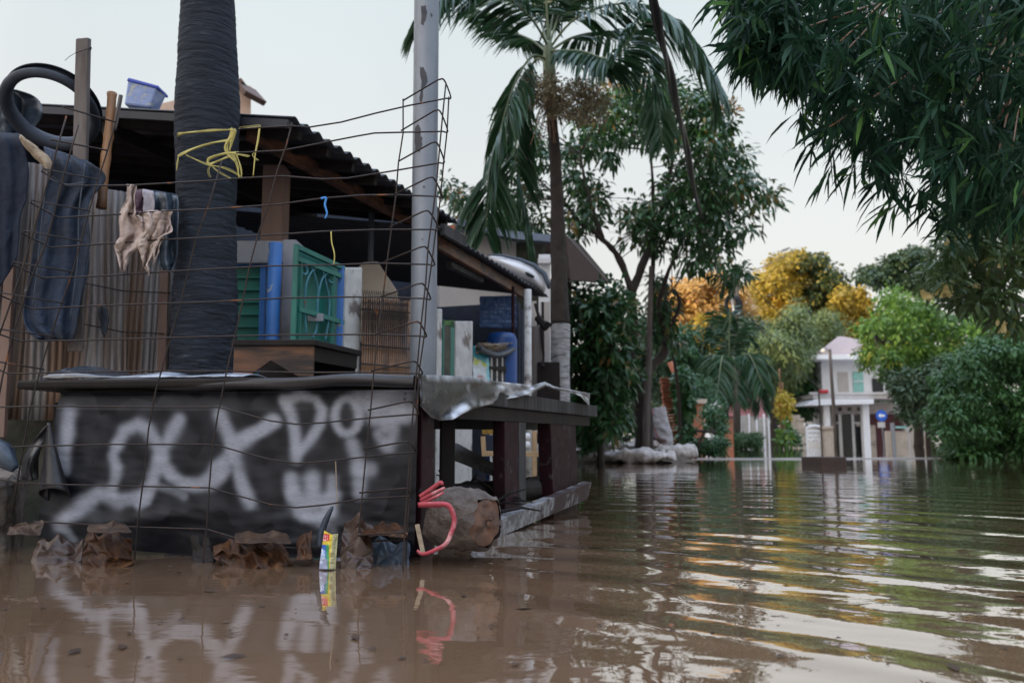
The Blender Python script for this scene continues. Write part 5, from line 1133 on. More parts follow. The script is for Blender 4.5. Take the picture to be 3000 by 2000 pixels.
B,D = clumps(cs,1.0,70,77); leaves(B,D,np.full(len(B),.5),np.full(len(B),.28),np.random.default_rng(2).uniform(0,1,len(B)),'shaded_crown',leafmat('rain_tree_shade',(.03,.05,.02),(.07,.10,.03),(.4,.3,.05),.3),rt,.25,5)  # shade on the right side of the crown painted as darker leaves
fartree('flame_tree','orange and gold sunlit tree rising left behind the grey utility pole',2065,905,128,92,75,9,'orange',210,seed=42)
fartree('flame_tree','low golden tree glowing between the utility pole and the young palm',2120,980,90,55,70,8,'yellow',60,seed=43)
fartree('flame_tree','small golden tree behind the two-storey house roof',2500,915,70,62,85,9,'yellow',55,seed=44)
fartree('spreading_tree','dark flat-topped spreading tree far behind on the right',2650,790,130,48,80,9,'dark',90,seed=45,polys=[([(2515,810),(2560,775),(2610,760),(2640,735),(2700,740),(2760,760),(2800,800),(2810,880),(2740,860),(2680,850),(2620,830),(2560,830)],110)])
fartree('street_tree','mid green feathery tree behind the young palm',2260,1050,90,72,55,7,'olive',110,per=60,L=.4,Wd=.12,seed=46,droop=.8)
fartree('street_tree','small olive tree just left of the two-storey house roof',2425,965,48,45,70,5,'olive',50,per=60,L=.42,Wd=.16,seed=57)
fartree('street_tree','olive green hanging tree left of the two-storey house',2325,1010,62,110,62,7,'olive',120,per=60,L=.42,Wd=.13,seed=47,droop=.8)
fartree('street_tree','dark green tree low between the croton and the two-storey house',2335,1160,50,70,62,5,'bush',70,per=60,L=.35,Wd=.16,seed=48)
fartree('street_tree','bluish green tree above the young palm',2195,985,60,42,60,6,'dark',50,per=60,L=.4,Wd=.16,seed=49)
fartree('street_tree','green tree behind the orange wall and round shrub',2000,1040,60,80,32,4,'bush',70,per=50,L=.26,Wd=.1,rc=.5,seed=50)
fartree('street_tree','dim green tree behind the mango trunk',1960,1100,60,70,40,4,'dark',60,per=50,L=.3,Wd=.12,rc=.6,seed=51)
fartree('street_tree','dense green tree hiding the gap beneath the orange crown',2120,1120,90,66,50,5,'bush',90,per=60,L=.34,Wd=.12,seed=52,droop=.5)
fartree('street_tree','shadowy tree seen between the dense shrub and the mango trunk',1880,1060,50,120,30,3,'dark',60,per=50,L=.26,Wd=.1,rc=.5,seed=58)
fartree('flame_tree','pale golden tree low between the two round golden crowns',2240,975,75,48,85,7,'yellow',60,seed=59)
# right-hand trees
tree('spreading_green_tree','bright green broad tree leaning over the two-storey house',[([(2520,1050),(2530,960),(2575,890),(2620,850),(2680,860),(2760,920),(2860,900),(2960,930),(3010,1000),(2960,1080),(2880,1000),(2800,1050),(2740,1090),(2690,1140),(2660,1190),(2640,1150),(2620,1110),(2590,1100),(2550,1080)],230)],42,9,.30,.13,60,.62,'green',[([up(P(2690,1300,42),-.2),P(2690,1200,42),P(2680,1100,42)],.25,.16),([P(2685,1150,42),P(2620,1040,41),P(2560,980,40)],.12,.05),([P(2685,1120,42),P(2780,1000,43),P(2860,950,44)],.12,.05)],seed=60,twig=50)
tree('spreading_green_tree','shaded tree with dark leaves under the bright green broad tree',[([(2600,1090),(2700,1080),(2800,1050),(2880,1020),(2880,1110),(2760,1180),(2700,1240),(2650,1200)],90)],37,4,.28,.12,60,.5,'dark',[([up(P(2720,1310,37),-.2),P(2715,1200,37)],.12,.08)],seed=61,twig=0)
tree('creeper_hedge','huge dark green creeper-covered hedge bulging over the water at the right',[([(2725,1180),(2740,1120),(2785,1060),(2830,1010),(2900,980),(3020,960),(3080,1000),(3100,1330),(2950,1338),(2800,1330),(2750,1310),(2735,1260)],330)],19,3.2,.11,.06,90,.30,'creeper',[([up(P(2860,1330,19),-.2),P(2860,1200,19),P(2880,1080,19)],.08,.05)],seed=62,cat='hedge',droop=.8,twig=0)
tree('frangipani','frangipani tree with long leaves and pale yellow blossom clusters at the right edge',[([(2780,560),(2900,540),(3050,560),(3080,900),(3000,940),(2930,960),(2880,900),(2800,880),(2750,850),(2720,790),(2760,720),(2740,650)],150)],11,2.6,.20,.055,26,.22,'frangi',[([up(P(3120,1300,11),-.2),P(3090,1050,11),P(3040,900,11)],.12,.08),([P(3050,930,11),P(2980,800,11),P(2860,780,10.8),P(2800,800,10.6)],.04,.015),([P(3050,900,11),P(2990,700,11),P(2900,640,11)],.04,.015),([P(3060,930,11),P(2960,880,10.7),P(2860,860,10.5)],.03,.012)],bark='bark_grey',seed=63,droop=.3,twig=40)
fr_o = bpy.data.objects['frangipani']
for k,(x,y) in enumerate(((2715,868),(2760,855),(2835,700),(2850,760),(2845,845),(2937,958),(2865,660),(2790,712),(2770,850),(2930,770))):
    c = P(x,y,10.3); r = random.Random(k); m = MB()
    for q in range(9):
        cc = c+Vector((r.uniform(-.07,.07),r.uniform(-.05,.05),r.uniform(-.05,.06)))
        for z5_ in range(5):
            t = z5_*1.257+q; d = Vector((math.cos(t),-.4,math.sin(t))); s_ = d.cross(Vector((0,1,0)))*.018
            m.add([cc,cc+d*.025+s_,cc+d*.048,cc+d*.025-s_],[(0,1,2,3)])
    obj('blossom', m, M['flower'], fr_o)
# ---- overhanging bamboo, near ----
poly1 = [(2300,-60),(2420,-60),(3060,-60),(3060,620),(2960,640),(2900,620),(2830,600),(2780,560),(2760,500),(2700,430),(2650,420),(2640,470),(2600,560),(2560,540),(2560,440),(2500,430),(2440,400),(2400,330),(2380,260),(2330,220),(2290,120)]
poly2 = [(2150,-40),(2300,-40),(2330,80),(2380,200),(2300,220),(2240,200),(2200,190),(2150,140),(2180,60)]
r = random.Random(9); cs = []
for x,y in sample(poly1,1300,r): cs.append((x,y,r.uniform(4.4,8.5)))
for x,y in sample(poly2,270,r): cs.append((x,y,r.uniform(4.6,6)))
for x,y in ((2385,415),(2360,330),(2440,430),(2500,480),(2520,520),(2610,600),(2615,560),(2640,520),(2660,560),(2700,560),(2800,640),(2850,640),(2770,640),(2870,590),(2330,225),(2345,340),(2720,600),(2090,10),(2120,20),(2160,20),(2260,190),(2430,500),(2800,700),(2890,650)): cs.append((x,y,5.))
bb0 = up(P(3350,1400,6),-.2)
bt = thing('overhanging_bamboo','dense dark bamboo with narrow drooping leaf fans overhanging the street at the top right','bamboo',(bb0.x,bb0.y,0))
B=[];D=[];LL=[];TT=[];WW=[]; gr = np.random.default_rng(5)
for (x,y,Y_) in cs:
    c = P(x,y,Y_); ax_ = Vector((gr.normal()*.5-.35,gr.normal()*.5,-.45-.5*gr.random())).normalized(); n = gr.integers(6,12); tb0 = gr.uniform(0,.7)
    for k in range(n):
        d = (ax_+Vector(gr.normal(size=3)*.5)).normalized(); B.append(tuple(c-ax_*.05*gr.random()+Vector(gr.normal(size=3)*.02))); D.append(tuple(d)); LL.append(gr.uniform(.10,.29)); WW.append(gr.uniform(.016,.034)); TT.append(min(1,tb0+gr.uniform(0,.35)))
leaves(np.array(B),np.array(D),np.array(LL),np.array(WW),np.array(TT),'foliage',LM['bamboo'],bt,.22,6,fold=.12)
for k in range(60):
    a = P(3080+r.uniform(-40,160),r.uniform(-300,300),r.uniform(5,8)); x,y,Y_ = cs[r.randrange(1300)]; c = P(x,y,Y_); m = MB(); mid = lerp(a,c,.5)+Vector((0,0,.25))
    pp = spline([a,mid,c],8); m.tube(pp,[lerp(.014,.0045,i/16) for i in range(17)],5); obj('branch', m, M['bamboo'], bt, smooth=True)
for k in range(7):
    x_ = 3180+k*55; a = up(P(x_,1400,6+.3*k),-.2); b = P(x_-60,300,6.2+.2*k); c = P(x_-220,-500,6+.2*k); m = MB(); m.tube(spline([a,b,c],8),[lerp(.04,.02,i/16) for i in range(17)],8); obj('culm', m, M['bamboo'], bt, smooth=True)
# palm crown far above the ringed trunk (out of the picture, seen from below in the water)
cr = P(603,-1150,4.75)
for k in range(9):
    t = k*2*math.pi/9; d = Vector((math.cos(t),math.sin(t),0)); pts = [cr,cr+d*.8+Vector((0,0,.7)),cr+d*1.9+Vector((0,0,.8)),cr+d*2.8+Vector((0,0,0))]
    pp = [(px(p_)[0],px(p_)[1],p_.y-4.75) for p_ in pts]; frond(pp,4.75,tk,'palm',.6,80+k,n=40,Wd=.05)
SKYMIX = .8; SKYCOL = (5.0,5.0,4.9,1); EXPO = 0.95
# ================= FAR HOUSE =================
HY = 59.
hh = thing('two_storey_house','two-storey white house with pink hip roof and dark glass door standing in the flood','house',up(P(2530,1301,HY),0))
def fb_(x0,y0,x1,y1,Y,th,mt,nm,par=hh,zb=None):
    a = P(x0,y1,Y); b = P(x1,y1,Y); zt = P((x0+x1)/2,y0,Y).z; zl = zb if zb is not None else P((x0+x1)/2,y1,Y).z; a = Vector((P(x0,1200,Y).x,Y,0)); b = Vector((P(x1,1200,Y).x,Y,0)); t = Vector((0,th,0)); m = MB()
    q = [a,b,b+t,a+t]; m.hexa([up(v_,zl) for v_ in q],[up(v_,zt) for v_ in q]); return obj(nm,m,M[mt],par)
fb_(2412,1050,2665,1160,60.5,7,'white','upper_wall'); fb_(2440,1178,2650,1303,60.5,7,'white','lower_wall',zb=-.3)
o_ = fb_(2384,1038,2700,1052,58.6,9.5,'white','eave_slab'); 
# hip roof
m = MB(); e = [P(2388,1038,58.6),P(2720,1038,58.6),P(2720,1038,69),P(2388,1038,69)]; ez = e[0].z
e = [up(v_,ez) for v_ in e]; rz = ez+2.0; r1, r2 = Vector((e[0].x+3.9,63.8,rz)), Vector((e[1].x-4.,63.8,rz))
m.add(e+[r1,r2],[(0,1,5,4),(1,2,5),(2,3,4,5),(3,0,4),(3,2,1,0)]); obj('roof', m, M['pinkroof'], hh)
fb_(2384,1155,2690,1167,57.2,4,'offwhite','balcony_slab')
fb_(2374,1148,2700,1155,57.1,.12,'offwhite','balcony_rail')
m = MB(); a0 = P(2358,1187,56.6); a1 = P(2395,1168,56.6); b1 = P(2560,1168,56.6); b0 = P(2560,1182,56.6); m.prism([a0,a1,b1,b0],(0,3.6,0)); obj('awning', m, M['white'], hh)
fb_(2440,1181,2650,1211,60.3,.15,'offwhite','lintel')
for x_ in (2462,2490,2518): fb_(x_-5,1193,x_+5,1203,60.2,.06,'glass','vent')
dr = fb_(2441,1214,2524,1303,60.2,.05,'glass','door',zb=-.3)
for x0,x1 in ((2455,2464),(2493,2501),(2520,2530)): fb_(x0,1212,x1,1303,60.1,.08,'white','door_frame',zb=-.3)
fb_(2441,1236,2458,1240,60.08,.1,'white','door_frame'); fb_(2500,1236,2522,1240,60.08,.1,'white','door_frame')
fb_(2506,1240,2518,1248,60.0,.04,'offwhite','notice')
fb_(2416,1178,2431,1303,57.3,.35,'white','porch_column',zb=-.3); fb_(2527,1178,2546,1303,57.5,.4,'white','porch_column',zb=-.3)
fb_(2546,1213,2648,1303,60.25,.08,'maroonwall','shutter',zb=-.3)
fb_(2648,1190,2662,1303,59.5,.4,'offwhite','porch_column',zb=-.3); fb_(2662,1200,2680,1303,60,.4,'creamwall','porch_column',zb=-.3)
fb_(2546,1245,2562,1300,59.,.1,'creamwall','board') 
fb_(2504,1088,2534,1150,60.4,.06,'tealwindow','window'); fb_(2503,1115,2535,1118,60.33,.06,'white','window_frame')
fb_(2560,1108,2592,1148,60.4,.06,'glass','window'); fb_(2460,1090,2490,1150,60.42,.05,'offwhite','window'); fb_(2602,1115,2616,1140,60.4,.06,'tealwindow','window')
m = MB(); 
for k in range(5): m.lathe(P(2404+k*5,1152,57.),[(.04,0),(.09,.08),(.10,.2),(.04,.28)],8)
tag(obj('balcony_flowers', m, M['red'], smooth=True),'red flower pots on the balcony edge of the two-storey house','flower pots')
# gate & pillars
gt = thing('arched_gate','white arched iron gate with scroll bars between cream pillars','gate',up(P(2378,1301,52),0)); gY = 52
def gP(x,y): return P(x,y,gY)
m = MB(); m.tube([up(gP(2362,1290),-.2),gP(2362,1255)]+[gP(2386-24*math.cos(q*math.pi/8),1255-8*math.sin(q*math.pi/8)) for q in range(1,8)]+[gP(2410,1255),up(gP(2410,1290),-.2)],.07,6); obj('frame', m, M['white'], gt)
for y_ in (1262,1276,1288): m = MB(); m.tube([gP(2362,y_),gP(2410,y_)],.05,5); obj('bar', m, M['white'], gt)
for x_ in (2374,2386,2398):
    m = MB(); m.tube([gP(x_,1262),gP(x_-7,1269),gP(x_,1276),gP(x_+7,1269),gP(x_,1262)],.04,5,False); m.tube([gP(x_,1276),gP(x_-6,1286),gP(x_,1296),gP(x_+6,1286),gP(x_,1276)],.04,5,False); obj('scroll', m, M['white'], gt)
m = MB(); m.lathe(up(gP(2345,1290),-.2),[(.28,0),(.26,.6),(.18,.9),(.26,1.3),(.26,1.75),(.32,1.8),(.32,1.95)],4); m.hexa([up(gP(2335,1290),-.2),up(gP(2362,1290),-.2),up(gP(2362,1290)+Vector((0,.3,0)),-.2),up(gP(2335,1290)+Vector((0,.3,0)),-.2)],[gP(2338,1252),gP(2362,1250),gP(2362,1250)+Vector((0,.3,0)),gP(2338,1252)+Vector((0,.3,0))]); tag(obj('gate_pillar', m, M['creamwall']),'cream stepped pillar left of the arched white gate','pillar')
pr = thing('gate_pillar','wide cream pillar right of the arched white gate behind the leaning pole','pillar',up(gP(2425,1301),0))
fb_(2411,1254,2440,1301,51.5,.5,'creamwall','shaft',pr,zb=-.2); fb_(2408,1248,2443,1256,51.4,.7,'creamwall','cap',pr)
tag(fb_(2322,1215,2344,1301,54,.4,'creamwall','wall_post',None,zb=-.2),'beige wall post left of the cream stepped pillar','post')
# leaning pole, thin rod
m = MB(); m.tube([up(P(2450,1320,45),-.2),P(2446,1250,45),P(2437,1120,45),P(2431,1022,45)],[.10,.10,.09,.08],10); tag(obj('utility_pole', m, M['bark_grey'], smooth=True),'slightly leaning grey brown utility pole before the two-storey house','pole')
m = MB(); m.tube([up(P(2408,1300,48),0),P(2404,1230,48),P(2398,1140,48)],.05,6); tag(obj('thin_pole', m, M['bark2']),'thin dark pole left of the leaning utility pole','pole')
m = MB(); m.beam(P(2412,1032,45),P(2436,1030,45),.05,.05); m.lathe(P(2413,1030,45),[(.15,0),(.12,.15),(.03,.2)],10); tag(obj('pole_lamp', m, M['offwhite']),'small pale lamp arm on top of the leaning utility pole','lamp')
# road sign
sg = thing('road_sign','round blue road sign with a white arrow above a small white plate','sign',up(P(2585,1301,55),0)); c = P(2582,1217,55)
m = MB(); m.tube([up(c+Vector((.1,.05,0)),-.2),c+Vector((0,.05,.3))],.04,8); obj('pole', m, M['steel'], sg)
m = MB(); m.lathe(c,[(.38,0),(.38,.03)],28,(0,-1,0)); obj('disc', m, M['signblue'], sg)
m = MB(); k = .24
m.prism([c+Vector((x*k,-.04,z*k)) for x,z in ((-1,0),(-.25,.7),(-.25,.32),(.9,.32),(.9,-.32),(-.25,-.32),(-.25,-.7))],(0,-.012,0)); obj('arrow', m, M['white'], sg)
m = MB(); q = P(2582,1244,55); m.box(tuple(q),(.50,.03,.38)); obj('plate', m, M['offwhite'], sg)
# drowned yard wall on right of the house
yw = thing('yard_wall','low tan yard wall with a thin post standing before the maroon shutter','wall',up(P(2625,1302,50),0))
fb_(2592,1262,2655,1302,50,.2,'creamwall','panel',yw,zb=-.2); fb_(2610,1238,2618,1302,49.9,.2,'concrete','post',yw,zb=-.2); fb_(2622,1248,2655,1254,49.9,.3,'tealwindow','coping',yw)
tag(fb_(2684,1270,2706,1301,46,.3,'creamwall','boulder_wall',None,zb=-.2),'short beige wall end beside the creeper-covered hedge','wall')
tag(fb_(2696,1222,2710,1262,58,.3,'offwhite','wall_corner',None,zb=-.2),'white wall corner peeking out beside the creeper-covered hedge','wall')
# left group of fences and walls
pf = thing('pale_fence','pale painted sheet metal fence standing in the water behind the clipped hedge','fence',up(P(2200,1305,40),0))
for x0,x1,y0 in ((2167,2192,1216),(2193,2214,1219),(2215,2236,1222),(2237,2250,1224)): fb_(x0,y0,x1,1308,40,.08,'gatepale','panel',pf,zb=-.2)
for x_ in (2166,2192,2214,2236,2249): fb_(x_,1212,x_+4,1308,39.9,.12,'white','post',pf,zb=-.2)
rw = thing('red_house','house with dull red tiled roof and white wall behind the pale fence','house',up(P(2170,1305,46),0))
m = MB(); q = [P(2095,1218,45.8),P(2245,1226,45.8),P(2235,1165,50),P(2110,1150,50)]; m.grid([[q[0],q[1]],[q[3],q[2]]]); obj('roof', m, M['redroof'], rw, solid=.1)
fb_(2100,1216,2240,1306,46.5,3,'offwhite','wall',rw,zb=-.2); fb_(2080,1170,2110,1306,47,2,'white','wall',rw,zb=-.2)
for x_ in (2125,2150,2200): fb_(x_,1232,x_+12,1262,46.4,.05,'glass','window',rw)
ow = thing('orange_wall','orange rendered garden wall with coping and a white end pillar','wall',up(P(2040,1315,24),0))
fb_(2014,1180,2064,1318,24,.3,'terracotta','wall',ow,zb=-.2); fb_(2008,1168,2072,1181,23.9,.5,'creamwall','coping',ow); fb_(1997,1188,2016,1318,23.8,.5,'white','pillar',ow,zb=-.2)
tag(fb_(2128,1228,2146,1318,28,.3,'terracotta','wall',None,zb=-.2),'narrow orange wall stub behind the leafy bush by the utility pole','wall')
m = MB(); m.tube([P(1962,1060,22),P(1985,1110,22),P(2008,1180,22)],.075,8); tag(obj('drainpipe', m, M['terracotta'], smooth=True),'slanting salmon coloured pipe above the orange wall','pipe')
oh = thing('orange_roof_house','distant house with bright orange tile roof behind the mango tree','house',up(P(2010,1300,38),0))
m = MB(); q = [P(1968,1078,38),P(2060,1085,38),P(2050,1030,43),P(1980,1028,43)]; m.grid([[q[0],q[1]],[q[3],q[2]]]); obj('roof', m, M['terracotta'], oh, solid=.1); fb_(1972,1080,2056,1200,38.5,3,'creamwall','wall',oh,zb=-.2); fb_(2000,1100,2020,1140,38.4,.05,'glass','window',oh)
# terracotta column pillar beside sack (stacked roof tiles)
tp = thing('tile_pillar','tall pillar of stacked terracotta roof tiles behind the white sack','tile stack',up(P(1965,1335,19.8),0)); 
a = P(1975,1325,19.8); b = P(1950,1105,19.8); n_ = 26
for k in range(n_):
    t = k/n_; c = lerp(up(a,0),b,t); m = MB(); m.box((c.x,c.y,c.z+.03),(.27+.02*math.sin(k*2.1),.22,.062),.1*math.sin(k*3.7)); obj('roof_tile', m, M['tile'], tp, bevel=.01)
ts = thing('tile_stack','leaning stack of terracotta hollow tiles on the bank left of the mango trunk','tile stack',up(P(1805,1280,17.5),.2))
for k in range(16):
    c = lerp(P(1806,1272,17.5),P(1790,1186,17.5),k/16); m = MB(); m.box(tuple(c),(.20,.2,.034),.05*math.sin(k)); obj('roof_tile', m, M['tile'], ts, bevel=.006)
for x0,x1,y0,y1,Y,mt,lab in ((1767,1779,1166,1290,17.2,'concrete','thin grey post on the bank left of the tile stack'),(1722,1732,1210,1262,16.5,'post_wood','short grey stake near the far corner of the stall')):
    m = MB(); m.beam(up(P((x0+x1)/2,y1,Y),0),P((x0+x1)/2,y0,Y),(x1-x0)*Y/F,.08); tag(obj('post', m, M[mt], bevel=.005),lab,'post')
m = MB(); m.beam(P(1780,1282,17),P(1835,1288,17.2),.25,.05); tag(obj('board', m, M['greywood']),'pale board lying on the bank behind the sandbags','board')
m = MB(); m.tube([P(2035,1330,19),P(2066,1258,19)],.03,6); m.tube([P(2037,1261,19),P(2100,1266,19)],.035,6); tag(obj('wooden_tool', m, M['bark2']),'brown wooden tool handle leaning over the sandbags beside the low bush','tool')
m = MB(); m.lathe(P(1732,1285,17),[(0.01,0),(.05,.02),(.06,.08),(.03,.13),(0.01,.14)],10); 
# sack
sk = W(1945,1348); sY = 17.6
sa = thing('white_sack','tall woven white plastic sack with red stripes leaning against the mango trunk','sack',up(P(1935,1300,sY),.2))
L_ = [(1903,1196),(1898,1215),(1896,1235),(1908,1260),(1920,1285),(1940,1305),(1955,1312)]; R_ = [(1950,1190),(1957,1225),(1962,1245),(1970,1270),(1972,1290),(1971,1303),(1966,1312)]
a = spline([Vector((x,y,0)) for x,y in L_],5); b = spline([Vector((x,y,0)) for x,y in R_],5); rows = []; m = MB(); cols = []; n_ = len(a)
for i in range(n_):
    row = []; 
    for k in range(41):
        th = 2*math.pi*k/40; s_ = .5-.5*math.cos(th); x_ = lerp(a[i].x,b[i].x,s_); y_ = lerp(a[i].y,b[i].y,s_)+(1.5*math.sin(k*1.3) if i < 3 else 0); w_ = (b[i].x-a[i].x)/2*sY/F
        row.append(P(x_,y_,sY-math.sin(th)*w_*.75+.05*nz((k*.2,i*.35,0),1,4)+.03*nz((k*.45,i*.8,0),1,9)))
        st_ = (abs(s_-.62)<.028 or abs(s_-.2) <.02) and math.sin(th) > 0; dk = i > n_*.62 and s_ < .45+.2*math.sin(i)
        cols.append((.42,.06,.08,.8 if st_ else 0.) if not dk else (.10,.06,.055,.85))
    rows.append(row)
m.grid(rows); m.col = cols; obj('body', m, M['sack'], sa, smooth=True)
m = MB(); c_ = P(1912,1262,18.25); m.lathe(P(1915,1300,17.8),[(.10,0),(.16,.1),(.15,.3),(.08,.42),(.02,.45)],14); lump(m,3,.05,4); obj('fold', m, mat('dirty_sack',(.15,.09,.085),(.08,.05,.05),rough=.8,nscale=8), sa, smooth=True)
# sandbags
bags = [(1712,1322,17.0,.85,.30,'mud-splashed pale sandbag nearest the stall legs at the left end of the row'),(1752,1330,16.2,.75,.26,'flat pale sandbag second from the stall in the row at the waterline'),(1800,1328,16.0,.85,.27,'pale sandbag in front of the mango trunk left of the longest one'),(1868,1325,15.8,1.15,.33,'longest white sandbag in the middle of the row before the mango trunk'),
 (1925,1332,16.2,.8,.28,'rumpled white sandbag right of the longest one'),(1985,1318,17.2,.9,.42,'rounded grey sandbag at the right end of the row under the sack'),(1845,1305,17.4,.8,.22,'dirty sandbag on top of the row left of the mango trunk'),(1890,1296,17.6,.7,.2,'small dirty sandbag behind the mango trunk foot'),(1780,1312,17.3,.7,.22,'sandbag half buried in the mud bank'),(1820,1298,17.6,.6,.2,'striped dirty sandbag topmost on the mud bank'),(1955,1312,17.4,.7,.26,'crumpled sandbag directly under the tall white sack')]
for k,(x,y,Y_,l,h_,lab) in enumerate(bags):
    c = P(x,y,Y_); zc = max(.03, c.z-.06); h_ *= .8; m = MB(); NI = 28; NJ = 16; rows = []
    for i in range(NI+1):
        u = i/NI; row = []
        for j in range(NJ):
            v = 2*math.pi*j/NJ; e = (1-abs(2*u-1)**4)**.5
            p_ = Vector((c.x+(u-.5)*l, c.y+.22*e*math.cos(v), zc+h_*.5*e*math.sin(v)))
            p_ += Vector((0,.07*nz(p_,4,k),.09*nz(p_,5,k+2)+.05*nz(p_,11,k+5))); row.append(p_)
        row.append(row[0]); rows.append(row)
    m.grid(rows); tag(obj('sandbag', m, M['sandbag'], smooth=True),lab,'sandbag','sandbags at the foot of the mango tree')
# mud bank
m = MB(); rows = []
for i in range(50):
    row = []
    for j in range(24):
        u, v = i/49, j/23; x_ = lerp(.9,4.2,u); y_ = lerp(15.8,20.5,v); hgt = .42*math.sin(math.pi*min(1,u*1.1+.02))**.5*math.sin(math.pi*min(1,.05+v*.9))**.7-.08
        row.append(Vector((x_,y_,hgt+.07*nz((x_,y_,0),2.5)+.03*nz((x_,y_,0),8))))
    rows.append(row)
m.grid(rows); tag(obj('mud_bank', m, M['mud'], smooth=True),kind='structure')
# utility pole with coil, cables
up_ = thing('utility_pole','tall grey utility pole with a coil of cable behind the small palm','pole',up(P(2155,1305,36),0))
m = MB(); m.tube([up(P(2160,1305,36),-.2),P(2157,1100,36),P(2156,900,36),P(2157,775,36)],[.17,.16,.14,.13],12); obj('shaft', m, M['bark_grey'], up_, smooth=True)
m = MB()
for k in range(6): m.tube([P(2153,893,35.7)+Vector((.33*math.cos(q*math.pi/8)*(1-.05*k)-.05*k,-.03*k,.42*math.sin(q*math.pi/8))) for q in range(17)],.035,6,False)
obj('cable_coil', m, M['cable'], up_, smooth=True)
m = MB(); m.tube([P(2142,870,35.8),P(2150,915,35.7),P(2162,922,35.7),P(2168,905,35.7)],.05,6); obj('bracket', m, M['white'], up_)
def cable(name,label,pts,r_,nn=10,par=None):
    m = MB(); m.tube(spline([P(*p_) for p_ in pts],nn),r_,6,False); o = obj(name,m,M['cable'],par,smooth=True); 
    if par is None: tag(o,label,'cable')
    return o
cb_ = thing('cable_bundle','thick bundle of black cables sagging from the top of the picture past the areca palm','cable',P(1950,200,6))
for k in range(5):
    dx = (k-2)*3.2; m = MB(); ph = k*1.2
    pts = [P(1895+dx*1.2,-60,5.2),P(1935+dx,100,6),P(1972+dx,260,7.5),P(2010+dx*.7,430,10),P(2045+dx*.5,600,14),P(2085+dx*.3,740,21),P(2120,820,28),P(2155,880,35.9)]
    pp = spline(pts,10); pp = [p_+Vector((.012*math.sin(i*.5+ph),0,.012*math.cos(i*.5+ph))) for i,p_ in enumerate(pp)]; m.tube(pp,[lerp(.013,.03,i/(len(pp)-1)) for i in range(len(pp))],6,False); obj('cable', m, M['cable'], cb_, smooth=True)
for k,(a,b,lab) in enumerate((((2157,880,36),(2404,1140,48),'thin cable running from the coil pole down to the thin dark pole'),((2157,790,36),(2431,1030,45),'upper thin cable between the coil pole and the leaning pole'),((2157,800,36),(2330,728,60),'thin wire rising right from the coil pole past the golden tree'),((2157,905,36),(2300,1000,44),'short thin cable hanging right of the coil'))):
    mid = tuple(lerp(q,w_,.5) for q,w_ in zip(a,b)); cable('cable',lab,[a,(mid[0],mid[1]+14,mid[2]),b],.022)
m = MB(); m.beam(P(2290,735,60),P(2310,728,60),.6,.12); tag(obj('lamp_head', m, M['steel']),'flat street lamp head silhouetted above the golden tree','lamp')
# dark thing at right edge
re_ = thing('roof_corner','grey concrete roof corner jutting in at the right edge above the creeper hedge','roof',P(3000,990,20)); 
m = MB(); m.hexa([P(2960,1002,20),P(3060,985,20),P(3060,985,22),P(2960,1002,22)],[P(2958,985,20),P(3060,962,20),P(3060,962,22),P(2958,985,22)]); obj('slab', m, M['concrete'], re_)
m = MB(); m.hexa([up(P(2985,1330,20.3),-.2),up(P(3060,1330,20.3),-.2),up(P(3060,1330,22),-.2),up(P(2985,1330,22),-.2)],[P(2985,995,20.3),P(3060,985,20.3),P(3060,985,22),P(2985,995,22)]); obj('wall', m, M['concrete'], re_)
# floating things
m = MB(); a = W(2404,1366); b = W(2482,1366); m.hexa([up(a,-.05),up(b,-.05),up(b+Vector((.1,1.2,0)),-.05),up(a+Vector((.1,1.2,0)),-.05)],[up(a,.17),up(b,.17),up(b+Vector((.1,1.2,0)),.14),up(a+Vector((.1,1.2,0)),.14)])
tag(obj('floating_box', m, mat('soaked_box',(.06,.038,.03),(.04,.026,.022),rough=.7,nscale=8), bevel=.02),'dark brown soaked box floating in the middle of the street','box')
m = MB(); a,b,c_ = W(1992,1344), W(2430,1344), W(2890,1341); m.tube(spline([a+Vector((0,0,.01)),b+Vector((0,.1,.01)),c_+Vector((0,0,.01))],12),.013,6); tag(obj('ripple_glint', m, M['offwhite'], smooth=True),'long thin pale line of ripple glint across the flooded street, modelled as a tube','pipe')  # bright ripple line on the water, its glint built as a pale tube
m = MB(); c_ = W(1700,1480)
for k in range(5): t = k*1.3; m.add([c_,c_+Vector((.03*math.cos(t)+.01,.03*math.sin(t),.02)),c_+Vector((.06*math.cos(t),.06*math.sin(t),.015)),c_+Vector((.03*math.cos(t)-.01,.03*math.sin(t),.02))],[(0,1,2,3)])
m.tint = [.5]*5; tag(obj('floating_sprig', m, LM['green'], solid=.001),'tiny green sprig floating right of the whitewashed plank','sprig')

r = random.Random(5); m = MB()
for k in range(170):
    q = W(r.uniform(-60,1500),r.choice((r.gauss(1640,9),r.uniform(1630,1960)))) if k < 110 else W(r.uniform(1500,3100),r.uniform(1420,1960)); s_ = r.uniform(.004,.016) if k%9 else r.uniform(.02,.035); t = r.uniform(0,6.3); z0 = .0045
    d = Vector((math.cos(t),math.sin(t),0))*s_; e = Vector((-d.y,d.x,0))*.45; q.z = z0
    m.add([q-d,q+e+Vector((0,0,.003)),q+d,q-e],[(0,1,2,3)])
tag(obj('litter', m, M['wetleaf2'], origin=(0,0,0)),kind='stuff')
